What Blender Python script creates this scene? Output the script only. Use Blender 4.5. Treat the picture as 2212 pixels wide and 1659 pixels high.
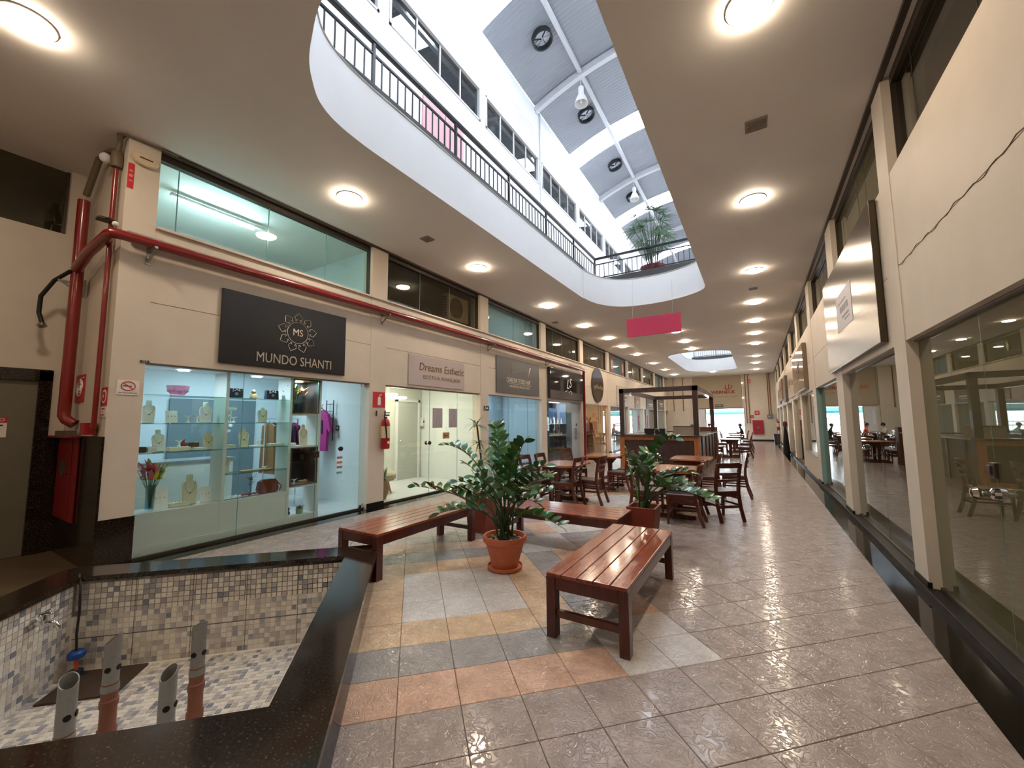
import bpy, bmesh, math, random
from mathutils import Vector, Matrix, Euler
random.seed(7)
PI=math.pi
for o in list(bpy.data.objects): bpy.data.objects.remove(o)
SC=bpy.context.scene; COL=SC.collection
# ---------------------------------------------------------------- camera
cam=bpy.data.cameras.new('camera'); camo=bpy.data.objects.new('camera',cam); COL.objects.link(camo)
cam.sensor_fit='HORIZONTAL'; cam.sensor_width=36.0; cam.lens=36.0*870.635/2212.0; cam.clip_start=.02; cam.clip_end=300
yaw,pit,rol=0.543559,0.0925432,-0.0078948
fw=Vector((-math.sin(yaw)*math.cos(pit),math.cos(yaw)*math.cos(pit),math.sin(pit)))
rt=Vector((math.cos(yaw),math.sin(yaw),0)); up=rt.cross(fw)
r2=rt*math.cos(rol)+up*math.sin(rol); u2=-rt*math.sin(rol)+up*math.cos(rol)
camo.matrix_world=Matrix(((r2.x,u2.x,-fw.x,0),(r2.y,u2.y,-fw.y,0),(r2.z,u2.z,-fw.z,1.55),(0,0,0,1)))
SC.camera=camo
# ---------------------------------------------------------------- world: bright overcast sky
w=bpy.data.worlds.new('overcast_sky'); SC.world=w; w.use_nodes=True
bg=w.node_tree.nodes['Background']; bg.inputs[0].default_value=(0.86,0.93,1.0,1); bg.inputs[1].default_value=10.5
# ---------------------------------------------------------------- exposure
SC.view_settings.view_transform='Standard'; SC.view_settings.look='None'; SC.view_settings.gamma=1
SC.view_settings.use_curve_mapping=False; SC.view_settings.exposure=1.1
LAMP=62.0      # emission of the round ceiling lights
# ---------------------------------------------------------------- materials
def lin(h):
    h=h.lstrip('#'); v=[int(h[i:i+2],16)/255 for i in (0,2,4)]
    return tuple(x/12.92 if x<=.04045 else ((x+.055)/1.055)**2.4 for x in v)+(1,)
MATS={}
def M(n,col,rough=.5,metal=0,noise=0,nscale=6,bump=0,bscale=40,emit=0,ecol=None,coat=0,trans=0,stretch=None,spec=.5,rnd=0,bdist=.01):
    if n in MATS: return MATS[n]
    m=bpy.data.materials.new(n); m.use_nodes=True; nt=m.node_tree; b=nt.nodes['Principled BSDF']
    c=lin(col) if isinstance(col,str) else col
    b.inputs['Base Color'].default_value=c; b.inputs['Roughness'].default_value=rough; b.inputs['Metallic'].default_value=metal
    b.inputs['Coat Weight'].default_value=coat; b.inputs['Coat Roughness'].default_value=.08
    b.inputs['Specular IOR Level'].default_value=spec
    if trans: b.inputs['Transmission Weight'].default_value=trans
    if emit:
        b.inputs['Emission Color'].default_value=lin(ecol) if ecol else c; b.inputs['Emission Strength'].default_value=emit
    if noise or bump:
        tc=nt.nodes.new('ShaderNodeTexCoord'); vec=tc.outputs['Object']
        if stretch:
            mp=nt.nodes.new('ShaderNodeMapping'); mp.inputs['Scale'].default_value=stretch
            nt.links.new(vec,mp.inputs[0]); vec=mp.outputs[0]
    if noise or rnd:
        hs=nt.nodes.new('ShaderNodeHueSaturation'); hs.inputs['Color'].default_value=c
        nt.links.new(hs.outputs[0],b.inputs['Base Color']); val=None
        if noise:
            nz=nt.nodes.new('ShaderNodeTexNoise'); nz.inputs['Scale'].default_value=nscale; nz.inputs['Detail'].default_value=5
            nt.links.new(vec,nz.inputs['Vector'])
            mr=nt.nodes.new('ShaderNodeMapRange'); mr.inputs[1].default_value=.25; mr.inputs[2].default_value=.75
            mr.inputs[3].default_value=1-noise; mr.inputs[4].default_value=1+noise
            nt.links.new(nz.outputs[0],mr.inputs[0]); val=mr.outputs[0]
        if rnd:
            oi=nt.nodes.new('ShaderNodeObjectInfo'); m2=nt.nodes.new('ShaderNodeMapRange')
            m2.inputs[3].default_value=1-rnd; m2.inputs[4].default_value=1+rnd; nt.links.new(oi.outputs['Random'],m2.inputs[0])
            if val:
                mm=nt.nodes.new('ShaderNodeMath'); mm.operation='MULTIPLY'; nt.links.new(val,mm.inputs[0]); nt.links.new(m2.outputs[0],mm.inputs[1]); val=mm.outputs[0]
            else: val=m2.outputs[0]
        nt.links.new(val,hs.inputs['Value'])
    if bump:
        n2=nt.nodes.new('ShaderNodeTexNoise'); n2.inputs['Scale'].default_value=bscale; n2.inputs['Detail'].default_value=3
        nt.links.new(vec,n2.inputs['Vector'])
        bp=nt.nodes.new('ShaderNodeBump'); bp.inputs['Strength'].default_value=bump; bp.inputs['Distance'].default_value=bdist
        nt.links.new(n2.outputs[0],bp.inputs['Height']); nt.links.new(bp.outputs[0],b.inputs['Normal'])
    MATS[n]=m; return m
def GL(n,tint,r0=.045,rough=0.0,haze=0):
    """thin pane: transparent body, Fresnel-like mirror coat"""
    m=bpy.data.materials.new(n); m.use_nodes=True; nt=m.node_tree; nt.nodes.clear()
    out=nt.nodes.new('ShaderNodeOutputMaterial'); mix=nt.nodes.new('ShaderNodeMixShader')
    tr=nt.nodes.new('ShaderNodeBsdfTransparent'); tr.inputs[0].default_value=lin(tint)
    gl=nt.nodes.new('ShaderNodeBsdfGlossy'); gl.inputs['Roughness'].default_value=rough; gl.inputs[0].default_value=(.95,.98,.97,1)
    lw=nt.nodes.new('ShaderNodeLayerWeight'); lw.inputs[0].default_value=.5
    pw=nt.nodes.new('ShaderNodeMath'); pw.operation='POWER'; pw.inputs[1].default_value=4.6
    nt.links.new(lw.outputs['Facing'],pw.inputs[0])
    mr=nt.nodes.new('ShaderNodeMapRange'); mr.inputs[3].default_value=r0; mr.inputs[4].default_value=1
    nt.links.new(pw.outputs[0],mr.inputs[0]); nt.links.new(mr.outputs[0],mix.inputs[0])
    body=tr.outputs[0]
    if haze:
        df=nt.nodes.new('ShaderNodeBsdfDiffuse'); df.inputs[0].default_value=lin(tint); m2=nt.nodes.new('ShaderNodeMixShader'); m2.inputs[0].default_value=haze
        nt.links.new(tr.outputs[0],m2.inputs[1]); nt.links.new(df.outputs[0],m2.inputs[2]); body=m2.outputs[0]
    nt.links.new(body,mix.inputs[1]); nt.links.new(gl.outputs[0],mix.inputs[2]); nt.links.new(mix.outputs[0],out.inputs[0])
    MATS[n]=m; return m
def TILE(n,col,var=.12):
    """glazed floor tile: mottled stone print, crinkled relief, glossy glaze"""
    m=bpy.data.materials.new(n); m.use_nodes=True; nt=m.node_tree; b=nt.nodes['Principled BSDF']; L=nt.links.new
    tc=nt.nodes.new('ShaderNodeTexCoord'); ge=nt.nodes.new('ShaderNodeNewGeometry')
    nz=nt.nodes.new('ShaderNodeTexNoise'); nz.inputs['Scale'].default_value=5.5; nz.inputs['Detail'].default_value=7; nz.inputs['Roughness'].default_value=.62
    L(ge.outputs['Position'],nz.inputs['Vector'])
    c=lin(col); hs=nt.nodes.new('ShaderNodeValToRGB'); cr=hs.color_ramp
    cr.elements[0].position=.3; cr.elements[0].color=tuple(x*(1-2.2*var) for x in c[:3])+(1,)
    cr.elements[1].position=.72; cr.elements[1].color=tuple(min(1,x*(1+1.5*var)) for x in c[:3])+(1,)
    L(nz.outputs[0],hs.inputs[0])
    wv=nt.nodes.new('ShaderNodeTexNoise'); wv.inputs['Scale'].default_value=19; wv.inputs['Detail'].default_value=2; wv.inputs['Distortion'].default_value=1.2
    L(ge.outputs['Position'],wv.inputs['Vector'])
    m1=nt.nodes.new('ShaderNodeMath'); m1.operation='SUBTRACT'; m1.inputs[1].default_value=.5; L(wv.outputs[0],m1.inputs[0])
    m2=nt.nodes.new('ShaderNodeMath'); m2.operation='ABSOLUTE'; L(m1.outputs[0],m2.inputs[0])
    m3=nt.nodes.new('ShaderNodeMapRange'); m3.inputs[2].default_value=.09; L(m2.outputs[0],m3.inputs[0])
    mx=nt.nodes.new('ShaderNodeMix'); mx.data_type='RGBA'; mx.blend_type='MULTIPLY'
    m4=nt.nodes.new('ShaderNodeMapRange'); m4.inputs[3].default_value=.2; m4.inputs[4].default_value=0; L(m3.outputs[0],m4.inputs[0]); L(m4.outputs[0],mx.inputs[0])
    L(hs.outputs[0],mx.inputs[6]); mx.inputs[7].default_value=(.45,.4,.36,1); L(mx.outputs[2],b.inputs['Base Color'])
    bp=nt.nodes.new('ShaderNodeBump'); bp.inputs['Strength'].default_value=.5; bp.inputs['Distance'].default_value=.0035
    L(m3.outputs[0],bp.inputs['Height']); L(bp.outputs[0],b.inputs['Normal'])
    rr=nt.nodes.new('ShaderNodeMapRange'); rr.inputs[3].default_value=.07; rr.inputs[4].default_value=.2; L(nz.outputs[0],rr.inputs[0]); L(rr.outputs[0],b.inputs['Roughness'])
    b.inputs['Specular IOR Level'].default_value=.55
    MATS[n]=m; return m
def GRAN(n,c1,c2,c3,rough=.12,scale=120):
    m=bpy.data.materials.new(n); m.use_nodes=True; nt=m.node_tree; b=nt.nodes['Principled BSDF']; L=nt.links.new
    ge=nt.nodes.new('ShaderNodeNewGeometry'); nz=nt.nodes.new('ShaderNodeTexNoise'); nz.inputs['Scale'].default_value=scale; nz.inputs['Detail'].default_value=4
    L(ge.outputs['Position'],nz.inputs['Vector']); cr=nt.nodes.new('ShaderNodeValToRGB'); e=cr.color_ramp.elements
    e[0].position=.35; e[0].color=lin(c1); e[1].position=.58; e[1].color=lin(c2); k=e.new(.72); k.color=lin(c3)
    L(nz.outputs[0],cr.inputs[0]); L(cr.outputs[0],b.inputs['Base Color']); b.inputs['Roughness'].default_value=rough
    b.inputs['Specular IOR Level'].default_value=.5; MATS[n]=m; return m
def WOOD(n,c1,c2,rough=.22,stretch=(3,40,40)):
    m=bpy.data.materials.new(n); m.use_nodes=True; nt=m.node_tree; b=nt.nodes['Principled BSDF']; L=nt.links.new
    tc=nt.nodes.new('ShaderNodeTexCoord'); mp=nt.nodes.new('ShaderNodeMapping'); mp.inputs['Scale'].default_value=stretch; L(tc.outputs['Object'],mp.inputs[0])
    oi=nt.nodes.new('ShaderNodeObjectInfo'); va=nt.nodes.new('ShaderNodeVectorMath'); va.operation='ADD'; L(mp.outputs[0],va.inputs[0])
    ml=nt.nodes.new('ShaderNodeMath'); ml.operation='MULTIPLY'; ml.inputs[1].default_value=50; L(oi.outputs['Random'],ml.inputs[0]); L(ml.outputs[0],va.inputs[1])
    nz=nt.nodes.new('ShaderNodeTexNoise'); nz.inputs['Scale'].default_value=1.0; nz.inputs['Detail'].default_value=5; nz.inputs['Distortion'].default_value=.6; L(va.outputs[0],nz.inputs['Vector'])
    cr=nt.nodes.new('ShaderNodeValToRGB'); e=cr.color_ramp.elements; e[0].position=.3; e[0].color=lin(c1); e[1].position=.7; e[1].color=lin(c2); L(nz.outputs[0],cr.inputs[0])
    L(cr.outputs[0],b.inputs['Base Color']); b.inputs['Roughness'].default_value=rough; b.inputs['Coat Weight'].default_value=.3; b.inputs['Coat Roughness'].default_value=.1
    bp=nt.nodes.new('ShaderNodeBump'); bp.inputs['Strength'].default_value=.05; bp.inputs['Distance'].default_value=.004; L(nz.outputs[0],bp.inputs['Height']); L(bp.outputs[0],b.inputs['Normal'])
    MATS[n]=m; return m
def PAN(n,tint,op=.25):
    """translucent roof sheet"""
    m=bpy.data.materials.new(n); m.use_nodes=True; nt=m.node_tree; nt.nodes.clear(); out=nt.nodes.new('ShaderNodeOutputMaterial')
    a=nt.nodes.new('ShaderNodeBsdfTransparent'); a.inputs[0].default_value=lin(tint); d=nt.nodes.new('ShaderNodeBsdfTranslucent'); d.inputs[0].default_value=lin(tint)
    x=nt.nodes.new('ShaderNodeMixShader'); x.inputs[0].default_value=op; nt.links.new(a.outputs[0],x.inputs[1]); nt.links.new(d.outputs[0],x.inputs[2]); nt.links.new(x.outputs[0],out.inputs[0])
    MATS[n]=m; return m
wallm=M('cream_wall_paint','cfc3b2',.6,noise=.04,nscale=3,bump=.05,bscale=25)
whitem=M('white_paint','e6e4e2',.6,noise=.02,nscale=2)
ceilm=M('ceiling_paint','e6e0d8',.7,noise=.03,nscale=1.5)
upwallm=M('upper_wall_paint','e9e9ea',.6,noise=.02,nscale=2)
endm=M('end_wall_paint','d3c9b8',.6,noise=.05,nscale=2)
granm=GRAN('dark_granite','0f0c0a','2a2018','4f3d2c',.1,80)
stripm=GRAN('black_granite_strip','070707','100e0d','1d1a17',.06,70)
basem=M('black_baseboard','17130f',.5,spec=.25)
alum=M('brushed_aluminium','9a9690',.35,.9); darkal=M('dark_anodised_frame','4b4239',.45,.6)
steel=M('steel','b8b6b2',.25,1); chrome=M('chrome','d8d8d8',.08,1)
glassm=GL('clear_glass','f6fcfa'); glassg=GL('green_tinted_glass','e6f4ee'); glassd=GL('smoked_glass','d4d1c4',.055); glassb=GL('bluish_glass','e8f3f7')
glasso=GL('olive_film_glass','b0aa80',.045,haze=.2); edgem=M('glass_edge','5f8f86',.15)
redp=M('red_enamel_pipe','7d130f',.28,coat=.5); redm=M('red_enamel','a5141a',.35,coat=.3); signred=M('sign_red','c42a33',.45)
bench=WOOD('varnished_red_wood','6a2c17','96492a',.2,(40,3,40)); benchd=WOOD('dark_red_wood','3a150f','57231a',.28,(40,40,4))
chw=WOOD('mahogany_chair_wood','3b1710','5e2a1b',.3,(30,30,4)); tblw=WOOD('cherry_table_wood','8a4a28','b06a3e',.18,(3,30,30)); kiow=WOOD('kiosk_orange_wood','8d4a23','b56a35',.35,(30,30,4)); kiod=WOOD('kiosk_dark_wood','2b1714','452520',.4,(30,30,4))
terra=M('terracotta','bb6641',.6,noise=.1,nscale=8); terrad=M('red_brown_planter','82351f',.5,noise=.08,nscale=8); soil=M('soil','2c2018',.9,noise=.3,nscale=60); pebble=M('pebbles','a48a6c',.6,rnd=.3)
blackm=M('black_metal','101214',.4,.3); blackp=M('black_plastic','0c0c0d',.45); whitep=M('white_plastic','dcdcd8',.4)
# ---------------------------------------------------------------- mesh helpers
class MB:
    def __init__(s): s.v=[]; s.f=[]; s.m=[]
    def add(s,vs,fs,mi=0):
        n=len(s.v); s.v+= [tuple(v) for v in vs]; s.f+=[tuple(i+n for i in f) for f in fs]; s.m+=[mi]*len(fs); return s
    def box(s,x0,x1,y0,y1,z0,z1,mi=0):
        return s.add([(x0,y0,z0),(x1,y0,z0),(x1,y1,z0),(x0,y1,z0),(x0,y0,z1),(x1,y0,z1),(x1,y1,z1),(x0,y1,z1)],
            [(0,3,2,1),(4,5,6,7),(0,1,5,4),(1,2,6,5),(2,3,7,6),(3,0,4,7)],mi)
    def bar(s,p0,p1,w,h=None,upv=(0,0,1),mi=0,w1=None,h1=None):
        h=h or w; w1=w1 or w; h1=h1 or h; p0=Vector(p0); p1=Vector(p1); d=(p1-p0).normalized(); u=Vector(upv)
        if abs(d.dot(u))>.98: u=Vector((0,1,0)) if abs(d.y)<.9 else Vector((1,0,0))
        r=d.cross(u).normalized(); u=r.cross(d)
        vs=[]
        for p,a,b in ((p0,w/2,h/2),(p1,w1/2,h1/2)):
            vs+=[p-r*a-u*b,p+r*a-u*b,p+r*a+u*b,p-r*a+u*b]
        return s.add(vs,[(0,3,2,1),(4,5,6,7),(0,1,5,4),(1,2,6,5),(2,3,7,6),(3,0,4,7)],mi)
    def tube(s,pts,r,n=8,cap=True,mi=0):
        pts=[Vector(p) for p in pts]; k=len(pts); rs=r if isinstance(r,(list,tuple)) else [r]*k
        t0=(pts[1]-pts[0]).normalized(); u=Vector((0,0,1)) if abs(t0.z)<.9 else Vector((1,0,0)); vs=[]
        for i,p in enumerate(pts):
            t=((pts[min(i+1,k-1)]-pts[max(i-1,0)])).normalized(); a=t.cross(u).normalized(); b=a.cross(t); u=b
            vs+=[p+(a*math.cos(2*PI*j/n)+b*math.sin(2*PI*j/n))*rs[i] for j in range(n)]
        fs=[(i*n+j,i*n+(j+1)%n,(i+1)*n+(j+1)%n,(i+1)*n+j) for i in range(k-1) for j in range(n)]
        if cap: fs+=[tuple(range(n-1,-1,-1)),tuple(range((k-1)*n,k*n))]
        return s.add(vs,fs,mi)
    def lathe(s,prof,c=(0,0,0),n=20,mi=0,cap=True,ax='z',sx=1,sy=1):
        vs=[];k=len(prof)
        for r,z in prof:
            for j in range(n):
                a=2*PI*j/n; p=(r*math.cos(a)*sx,r*math.sin(a)*sy,z)
                if ax=='x': p=(p[2],p[0],p[1])
                elif ax=='y': p=(p[0],p[2],p[1])
                vs.append((c[0]+p[0],c[1]+p[1],c[2]+p[2]))
        fs=[(i*n+j,i*n+(j+1)%n,(i+1)*n+(j+1)%n,(i+1)*n+j) for i in range(k-1) for j in range(n)]
        if cap: fs+=[tuple(range(n-1,-1,-1)),tuple(range((k-1)*n,k*n))]
        return s.add(vs,fs,mi)
    def prism(s,poly,z0,z1,mi=0,tf=None):
        n=len(poly); vs=[(x,y,z0) for x,y in poly]+[(x,y,z1) for x,y in poly]
        if tf: vs=[tf(*v) for v in vs]
        return s.add(vs,[tuple(range(n-1,-1,-1)),tuple(range(n,2*n))]+[(i,(i+1)%n,n+(i+1)%n,n+i) for i in range(n)],mi)
    def ball(s,c,rx,ry=None,rz=None,n=12,mi=0,k=8):
        ry=ry or rx; rz=rz or rx; vs=[(c[0],c[1],c[2]-rz)]
        for i in range(1,k):
            t=PI*i/k
            vs+=[(c[0]+rx*math.sin(t)*math.cos(2*PI*j/n),c[1]+ry*math.sin(t)*math.sin(2*PI*j/n),c[2]-rz*math.cos(t)) for j in range(n)]
        vs.append((c[0],c[1],c[2]+rz)); T=len(vs)-1
        fs=[(0,1+(j+1)%n,1+j) for j in range(n)]+[(1+i*n+j,1+i*n+(j+1)%n,1+(i+1)*n+(j+1)%n,1+(i+1)*n+j) for i in range(k-2) for j in range(n)]
        fs+=[(T,1+(k-2)*n+j,1+(k-2)*n+(j+1)%n) for j in range(n)]
        return s.add(vs,fs,mi)
    def xf(s,mat,start=0):
        s.v[start:]=[tuple(mat@Vector(v)) for v in s.v[start:]]; return s
    def mesh(s,name,mats,smooth=False):
        me=bpy.data.meshes.new(name); me.from_pydata(s.v,[],s.f)
        for m in (mats if isinstance(mats,(list,tuple)) else [mats]): me.materials.append(m)
        if any(s.m): me.polygons.foreach_set('material_index',s.m)
        bm=bmesh.new(); bm.from_mesh(me); bmesh.ops.recalc_face_normals(bm,faces=bm.faces); bm.to_mesh(me); bm.free()
        if smooth:
            me.polygons.foreach_set('use_smooth',[True]*len(me.polygons)); me.set_sharp_from_angle(angle=math.radians(40))
        return me
    def obj(s,name,mats,parent=None,smooth=False,bevel=0,loc=None,rot=None):
        return link(name,s.mesh(name,mats,smooth),parent,bevel,loc,rot)
def link(name,me,parent=None,bevel=0,loc=None,rot=None):
    o=bpy.data.objects.new(name,me); COL.objects.link(o)
    if parent: o.parent=parent
    if loc: o.location=loc
    if rot: o.rotation_euler=rot
    if bevel:
        b=o.modifiers.new('bevel','BEVEL'); b.width=bevel; b.segments=2; b.limit_method='ANGLE'
    return o
def tag(o,label,cat,group=None):
    o['label']=label; o['category']=cat
    if group: o['group']=group
    return o
def thing(name,label,cat,loc=(0,0,0),rot=(0,0,0),group=None):
    o=bpy.data.objects.new(name,None); COL.objects.link(o); o.location=loc; o.rotation_euler=rot; o.empty_display_size=.1
    return tag(o,label,cat,group)
def struct(o,label=None):
    o['kind']='structure'
    if label: o['label']=label
    return o
def sempty(name,label=None,loc=(0,0,0),rot=(0,0,0)):
    o=bpy.data.objects.new(name,None); COL.objects.link(o); o.location=loc; o.rotation_euler=rot; o.empty_display_size=.1
    return struct(o,label)
def dup(root,loc,rotz=0,label=None,group=None,parent=None):
    r=root.copy(); COL.objects.link(r); r.location=loc; r.rotation_euler=(root.rotation_euler.x,root.rotation_euler.y,rotz)
    if label: r['label']=label
    if group: r['group']=group
    for ch in root.children:
        c=ch.copy(); COL.objects.link(c); c.parent=r
        for g in ch.children:
            d=g.copy(); COL.objects.link(d); d.parent=c
    return r
def fillmesh(name,loops,z0,z1,mats,bevel=0):
    """filled 2D outline with holes, extruded"""
    cu=bpy.data.curves.new(name,'CURVE'); cu.dimensions='2D'; cu.fill_mode='BOTH'; cu.extrude=(z1-z0)/2
    for lp in loops:
        sp=cu.splines.new('POLY'); sp.points.add(len(lp)-1)
        for p,q in zip(sp.points,lp): p.co=(q[0],q[1],0,1)
        sp.use_cyclic_u=True
    o=bpy.data.objects.new(name,cu); COL.objects.link(o); bpy.context.view_layer.update()
    me=bpy.data.meshes.new_from_object(o.evaluated_get(bpy.context.evaluated_depsgraph_get()))
    bpy.data.objects.remove(o); bpy.data.curves.remove(cu); me.name=name
    me.transform(Matrix.Translation((0,0,(z0+z1)/2))); me.materials.clear()
    for m in (mats if isinstance(mats,(list,tuple)) else [mats]): me.materials.append(m)
    return me
def text(name,s,size,mat,parent=None,loc=(0,0,0),rot=(0,0,0),depth=.004,align='CENTER',shear=0,sx=1,space=1,width=None,off=0):
    cu=bpy.data.curves.new(name,'FONT'); cu.body=s; cu.size=size; cu.extrude=depth/2; cu.align_x=align; cu.align_y='CENTER'; cu.shear=shear; cu.space_character=space; cu.resolution_u=3; cu.offset=off
    o=bpy.data.objects.new(name,cu); COL.objects.link(o); bpy.context.view_layer.update()
    me=bpy.data.meshes.new_from_object(o.evaluated_get(bpy.context.evaluated_depsgraph_get()))
    bpy.data.objects.remove(o); bpy.data.curves.remove(cu); me.name=name; me.materials.clear(); me.materials.append(mat)
    if width and len(me.vertices):
        xs=[v.co.x for v in me.vertices]; sx=width/max(1e-6,max(xs)-min(xs))
    me.transform(Matrix.Diagonal((sx,1,1,1)))
    return link(name,me,parent,0,loc,rot)
LW=(PI/2,0,PI/2); RW=(PI/2,0,-PI/2); EW=(PI/2,0,0)      # local x right, y up, z out of the left / right / end wall
def sub(s,n=1): return [s*i for i in range(n)]
XL,XR,ZC,ZF=-6.05,1.22,4.9,5.72
YE=34.3; YN=-9.5
POST=[(1.475,1.77)]+[(4.96+3.475*k,5.33+3.475*k) for k in range(9)]
# ================================================================ FLOOR
TS,TH=.341687,math.radians(44.897); TO=(-3.1659,3.0844); ta=(math.cos(TH),math.sin(TH)); tb=(ta[1],-ta[0])
U=lambda u,v:((u-v)*.70711,(u+v)*.70711)      # fountain axes
FU0,FU1,FV0,FV1=-2.91,-.32,1.40,4.50          # fountain outer footprint
IU0,IU1,IV0,IV1=-2.63,-.60,2.115,4.21         # inner edge of the rim
frect=[U(FU0+.12,FV0+.12),U(FU1-.12,FV0+.12),U(FU1-.12,FV1-.12),U(FU0+.12,FV1-.12)]
FX0,FX1=-5.835,.955
fl=link('floor',fillmesh('floor',[[(-9.4,YN),(4.2,YN),(4.2,YE+.3),(-9.4,YE+.3)],frect],-.2,-.007,M('grout','6a5f52',.8)))
struct(fl,'diagonal glazed stone tile floor with coloured diamond inlays')
tcols={'beige':TILE('beige_tile','a0928a',.1),'white':TILE('white_tile','c6c0ba',.06),'orange':TILE('orange_tile','cbae8e',.1),'grey':TILE('blue_grey_tile','9a9490',.08),'salmon':TILE('salmon_tile','c9a48c',.1)}
def tcol(i,j):
    for k in (0,1):
        a,b=i-10*k,j+10*k; p,q=abs(a-1),abs(b-1); d=max(p,q)
        if d<=1: return 'white'
        if d==2: return 'orange'
        if d<=4 and p>=3 and q>=3: return 'white'
        if d==3: return 'grey'
        if d==4: return 'salmon'
    if i in (6,7) and j in (-5,-4): return 'white'
    if (i,j) in ((5,-4),(8,-4),(6,-6),(5,-5),(7,-3),(6,-3)): return 'salmon' if j!=-3 else 'grey'
    return 'beige'
def clip(poly,x0,x1,y0,y1):
    for ax,lim,sg in ((0,x0,1),(0,x1,-1),(1,y0,1),(1,y1,-1)):
        out=[]
        for k in range(len(poly)):
            p,q=poly[k-1],poly[k]; ip=(p[ax]-lim)*sg>=0; iq=(q[ax]-lim)*sg>=0
            if ip!=iq:
                t=(lim-p[ax])/(q[ax]-p[ax]); out.append((p[0]+t*(q[0]-p[0]),p[1]+t*(q[1]-p[1])))
            if iq: out.append(q)
        poly=out
        if not poly: return []
    return poly
def inF(p):
    u=(p[0]+p[1])*.70711; v=(p[1]-p[0])*.70711
    return FU0<u<FU1 and FV0<v<FV1
g=.0018; tiles=[]
for i in range(-60,140):
    for j in range(-140,60):
        cx=TO[0]+TS*((i+.5)*ta[0]+(j+.5)*tb[0]); cy=TO[1]+TS*((i+.5)*ta[1]+(j+.5)*tb[1])
        if not(FX0-.25<cx<FX1+.25 and YN<cy<YE+.2) or inF((cx,cy)): continue
        pl=[(TO[0]+TS*ta[0]*(i+a)+TS*tb[0]*(j+b),TO[1]+TS*ta[1]*(i+a)+TS*tb[1]*(j+b)) for a,b in ((.0053,.0053),(.0053,.9947),(.9947,.9947),(.9947,.0053))]
        cl=clip(pl,FX0,FX1,YN,YE)
        if len(cl)<3: continue
        d=Vector((cx,cy,-1.55)); z=d.dot(fw); vis=z>.3 and abs(d.dot(r2)/z)<1.30 and abs(d.dot(u2)/z)<.98
        tiles.append((z if vis else 999+cy,i,j,cx,cy,cl,cl==pl))
tiles.sort(key=lambda t:t[0]); tm={}; rest=MB(); keys=list(tcols)
def tilemesh(cl,c,o):
    b=MB(); pl=[(p[0]-o[0],p[1]-o[1]) for p in cl]; n=len(pl); cxm=sum(p[0] for p in pl)/n; cym=sum(p[1] for p in pl)/n
    ins=[(p[0]+(cxm-p[0])*.012,p[1]+(cym-p[1])*.012) for p in pl]
    b.add([(x,y,-.012) for x,y in pl]+[(x,y,-.0022) for x,y in pl]+[(x,y,0) for x,y in ins],
        [tuple(range(2*n,3*n))]+[(k,(k+1)%n,n+(k+1)%n,n+k) for k in range(n)]+[(n+k,n+(k+1)%n,2*n+(k+1)%n,2*n+k) for k in range(n)]); return b
for k,(z,i,j,cx,cy,cl,full) in enumerate(tiles):
    c=tcol(i,j)
    if k<300:
        if full:
            if c not in tm: tm[c]=tilemesh(cl,c,(cx,cy)).mesh('tile',tcols[c])
            link('tile',tm[c],fl,loc=(cx,cy,0))
        else: tilemesh(cl,c,(cx,cy)).obj('tile',tcols[c],fl,loc=(cx,cy,0))
    else:
        b=tilemesh(cl,c,(0,0)); rest.add(b.v,b.f,keys.index(c))
o=rest.obj('tile_field',[tcols[c] for c in keys],fl); o['kind']='stuff'
struct(MB().box(XL-.15,FX0+.003,1.475,YE,-.05,.002).obj('trim_1',stripm),'black granite strip along the left shopfronts')
struct(MB().box(FX1-.003,1.19,YN,YE,-.05,.002).obj('trim_2',stripm),'black granite strip along the right shopfronts')
struct(MB().box(1.19,1.32,YN,YE,-.05,.06).obj('baseboard_right',basem,bevel=.004),'dark granite kerb under the right shopfronts')
struct(MB().box(-9.3,XL-.15,1.475,YE,-.05,.03).obj('trim_3',M('shop_floor','c9cccb',.25,noise=.04)),'pale shop floor behind the left shopfronts')
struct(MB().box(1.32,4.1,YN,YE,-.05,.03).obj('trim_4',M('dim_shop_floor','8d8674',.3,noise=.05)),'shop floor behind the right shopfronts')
struct(MB().box(-9.3,FX0,YN,1.475,-.05,-.004).obj('trim_5',M('dark_side_floor','5b4c39',.35,noise=.15,nscale=5)),'brown floor of the side passage on the left')
# ================================================================ CEILING SLAB
def opening(y0,y1,n=5):
    L_=[(-3.9,4.2),(-3.9,3.5),(-3.895,3.0),(-3.845,2.6),(-3.74,2.34),(-3.58,2.16),(-3.39,2.0),(-3.15,1.87),(-2.78,1.72),(-2.3,1.66),(-1.75,1.76),(-1.3,1.97),(-1.05,2.18),(-.94,2.42),(-.92,2.8),(-.92,3.6)]
    c=[(x,y0+(y-1.66)) for x,y in L_]
    F2=[(-3.9,9.6),(-3.87,10.3),(-3.79,10.8),(-3.62,11.22),(-3.35,11.56),(-2.95,11.76),(-2.3,11.81),(-1.7,11.68),(-1.28,11.46),(-1.04,11.24),(-.94,11.0),(-.92,10.6),(-.92,9.8)]
    d=[(x,y1+(y-11.81)) for x,y in F2]
    P=d+c[::-1]; out=[]; N=len(P)
    for i in range(N):
        p0,p1,p2,p3=(Vector(P[(i+k)%N]) for k in (-1,0,1,2))
        for k in range(n):
            t=k/n; out.append(tuple(.5*((2*p1)+(p2-p0)*t+(2*p0-5*p1+4*p2-p3)*t*t+(3*p1-p0-3*p2+p3)*t**3)))
    return out
OP1=opening(1.66,11.81); OP2=opening(21.45,30.7)
CE=link('ceiling',fillmesh('ceiling',[[(-9.4,YN),(4.2,YN),(4.2,YE+.3),(-9.4,YE+.3)],OP1,OP2],ZC,ZF,[ceilm,whitem]))
for p in CE.data.polygons:
    if abs(p.normal.z)<.5: p.material_index=1
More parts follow.
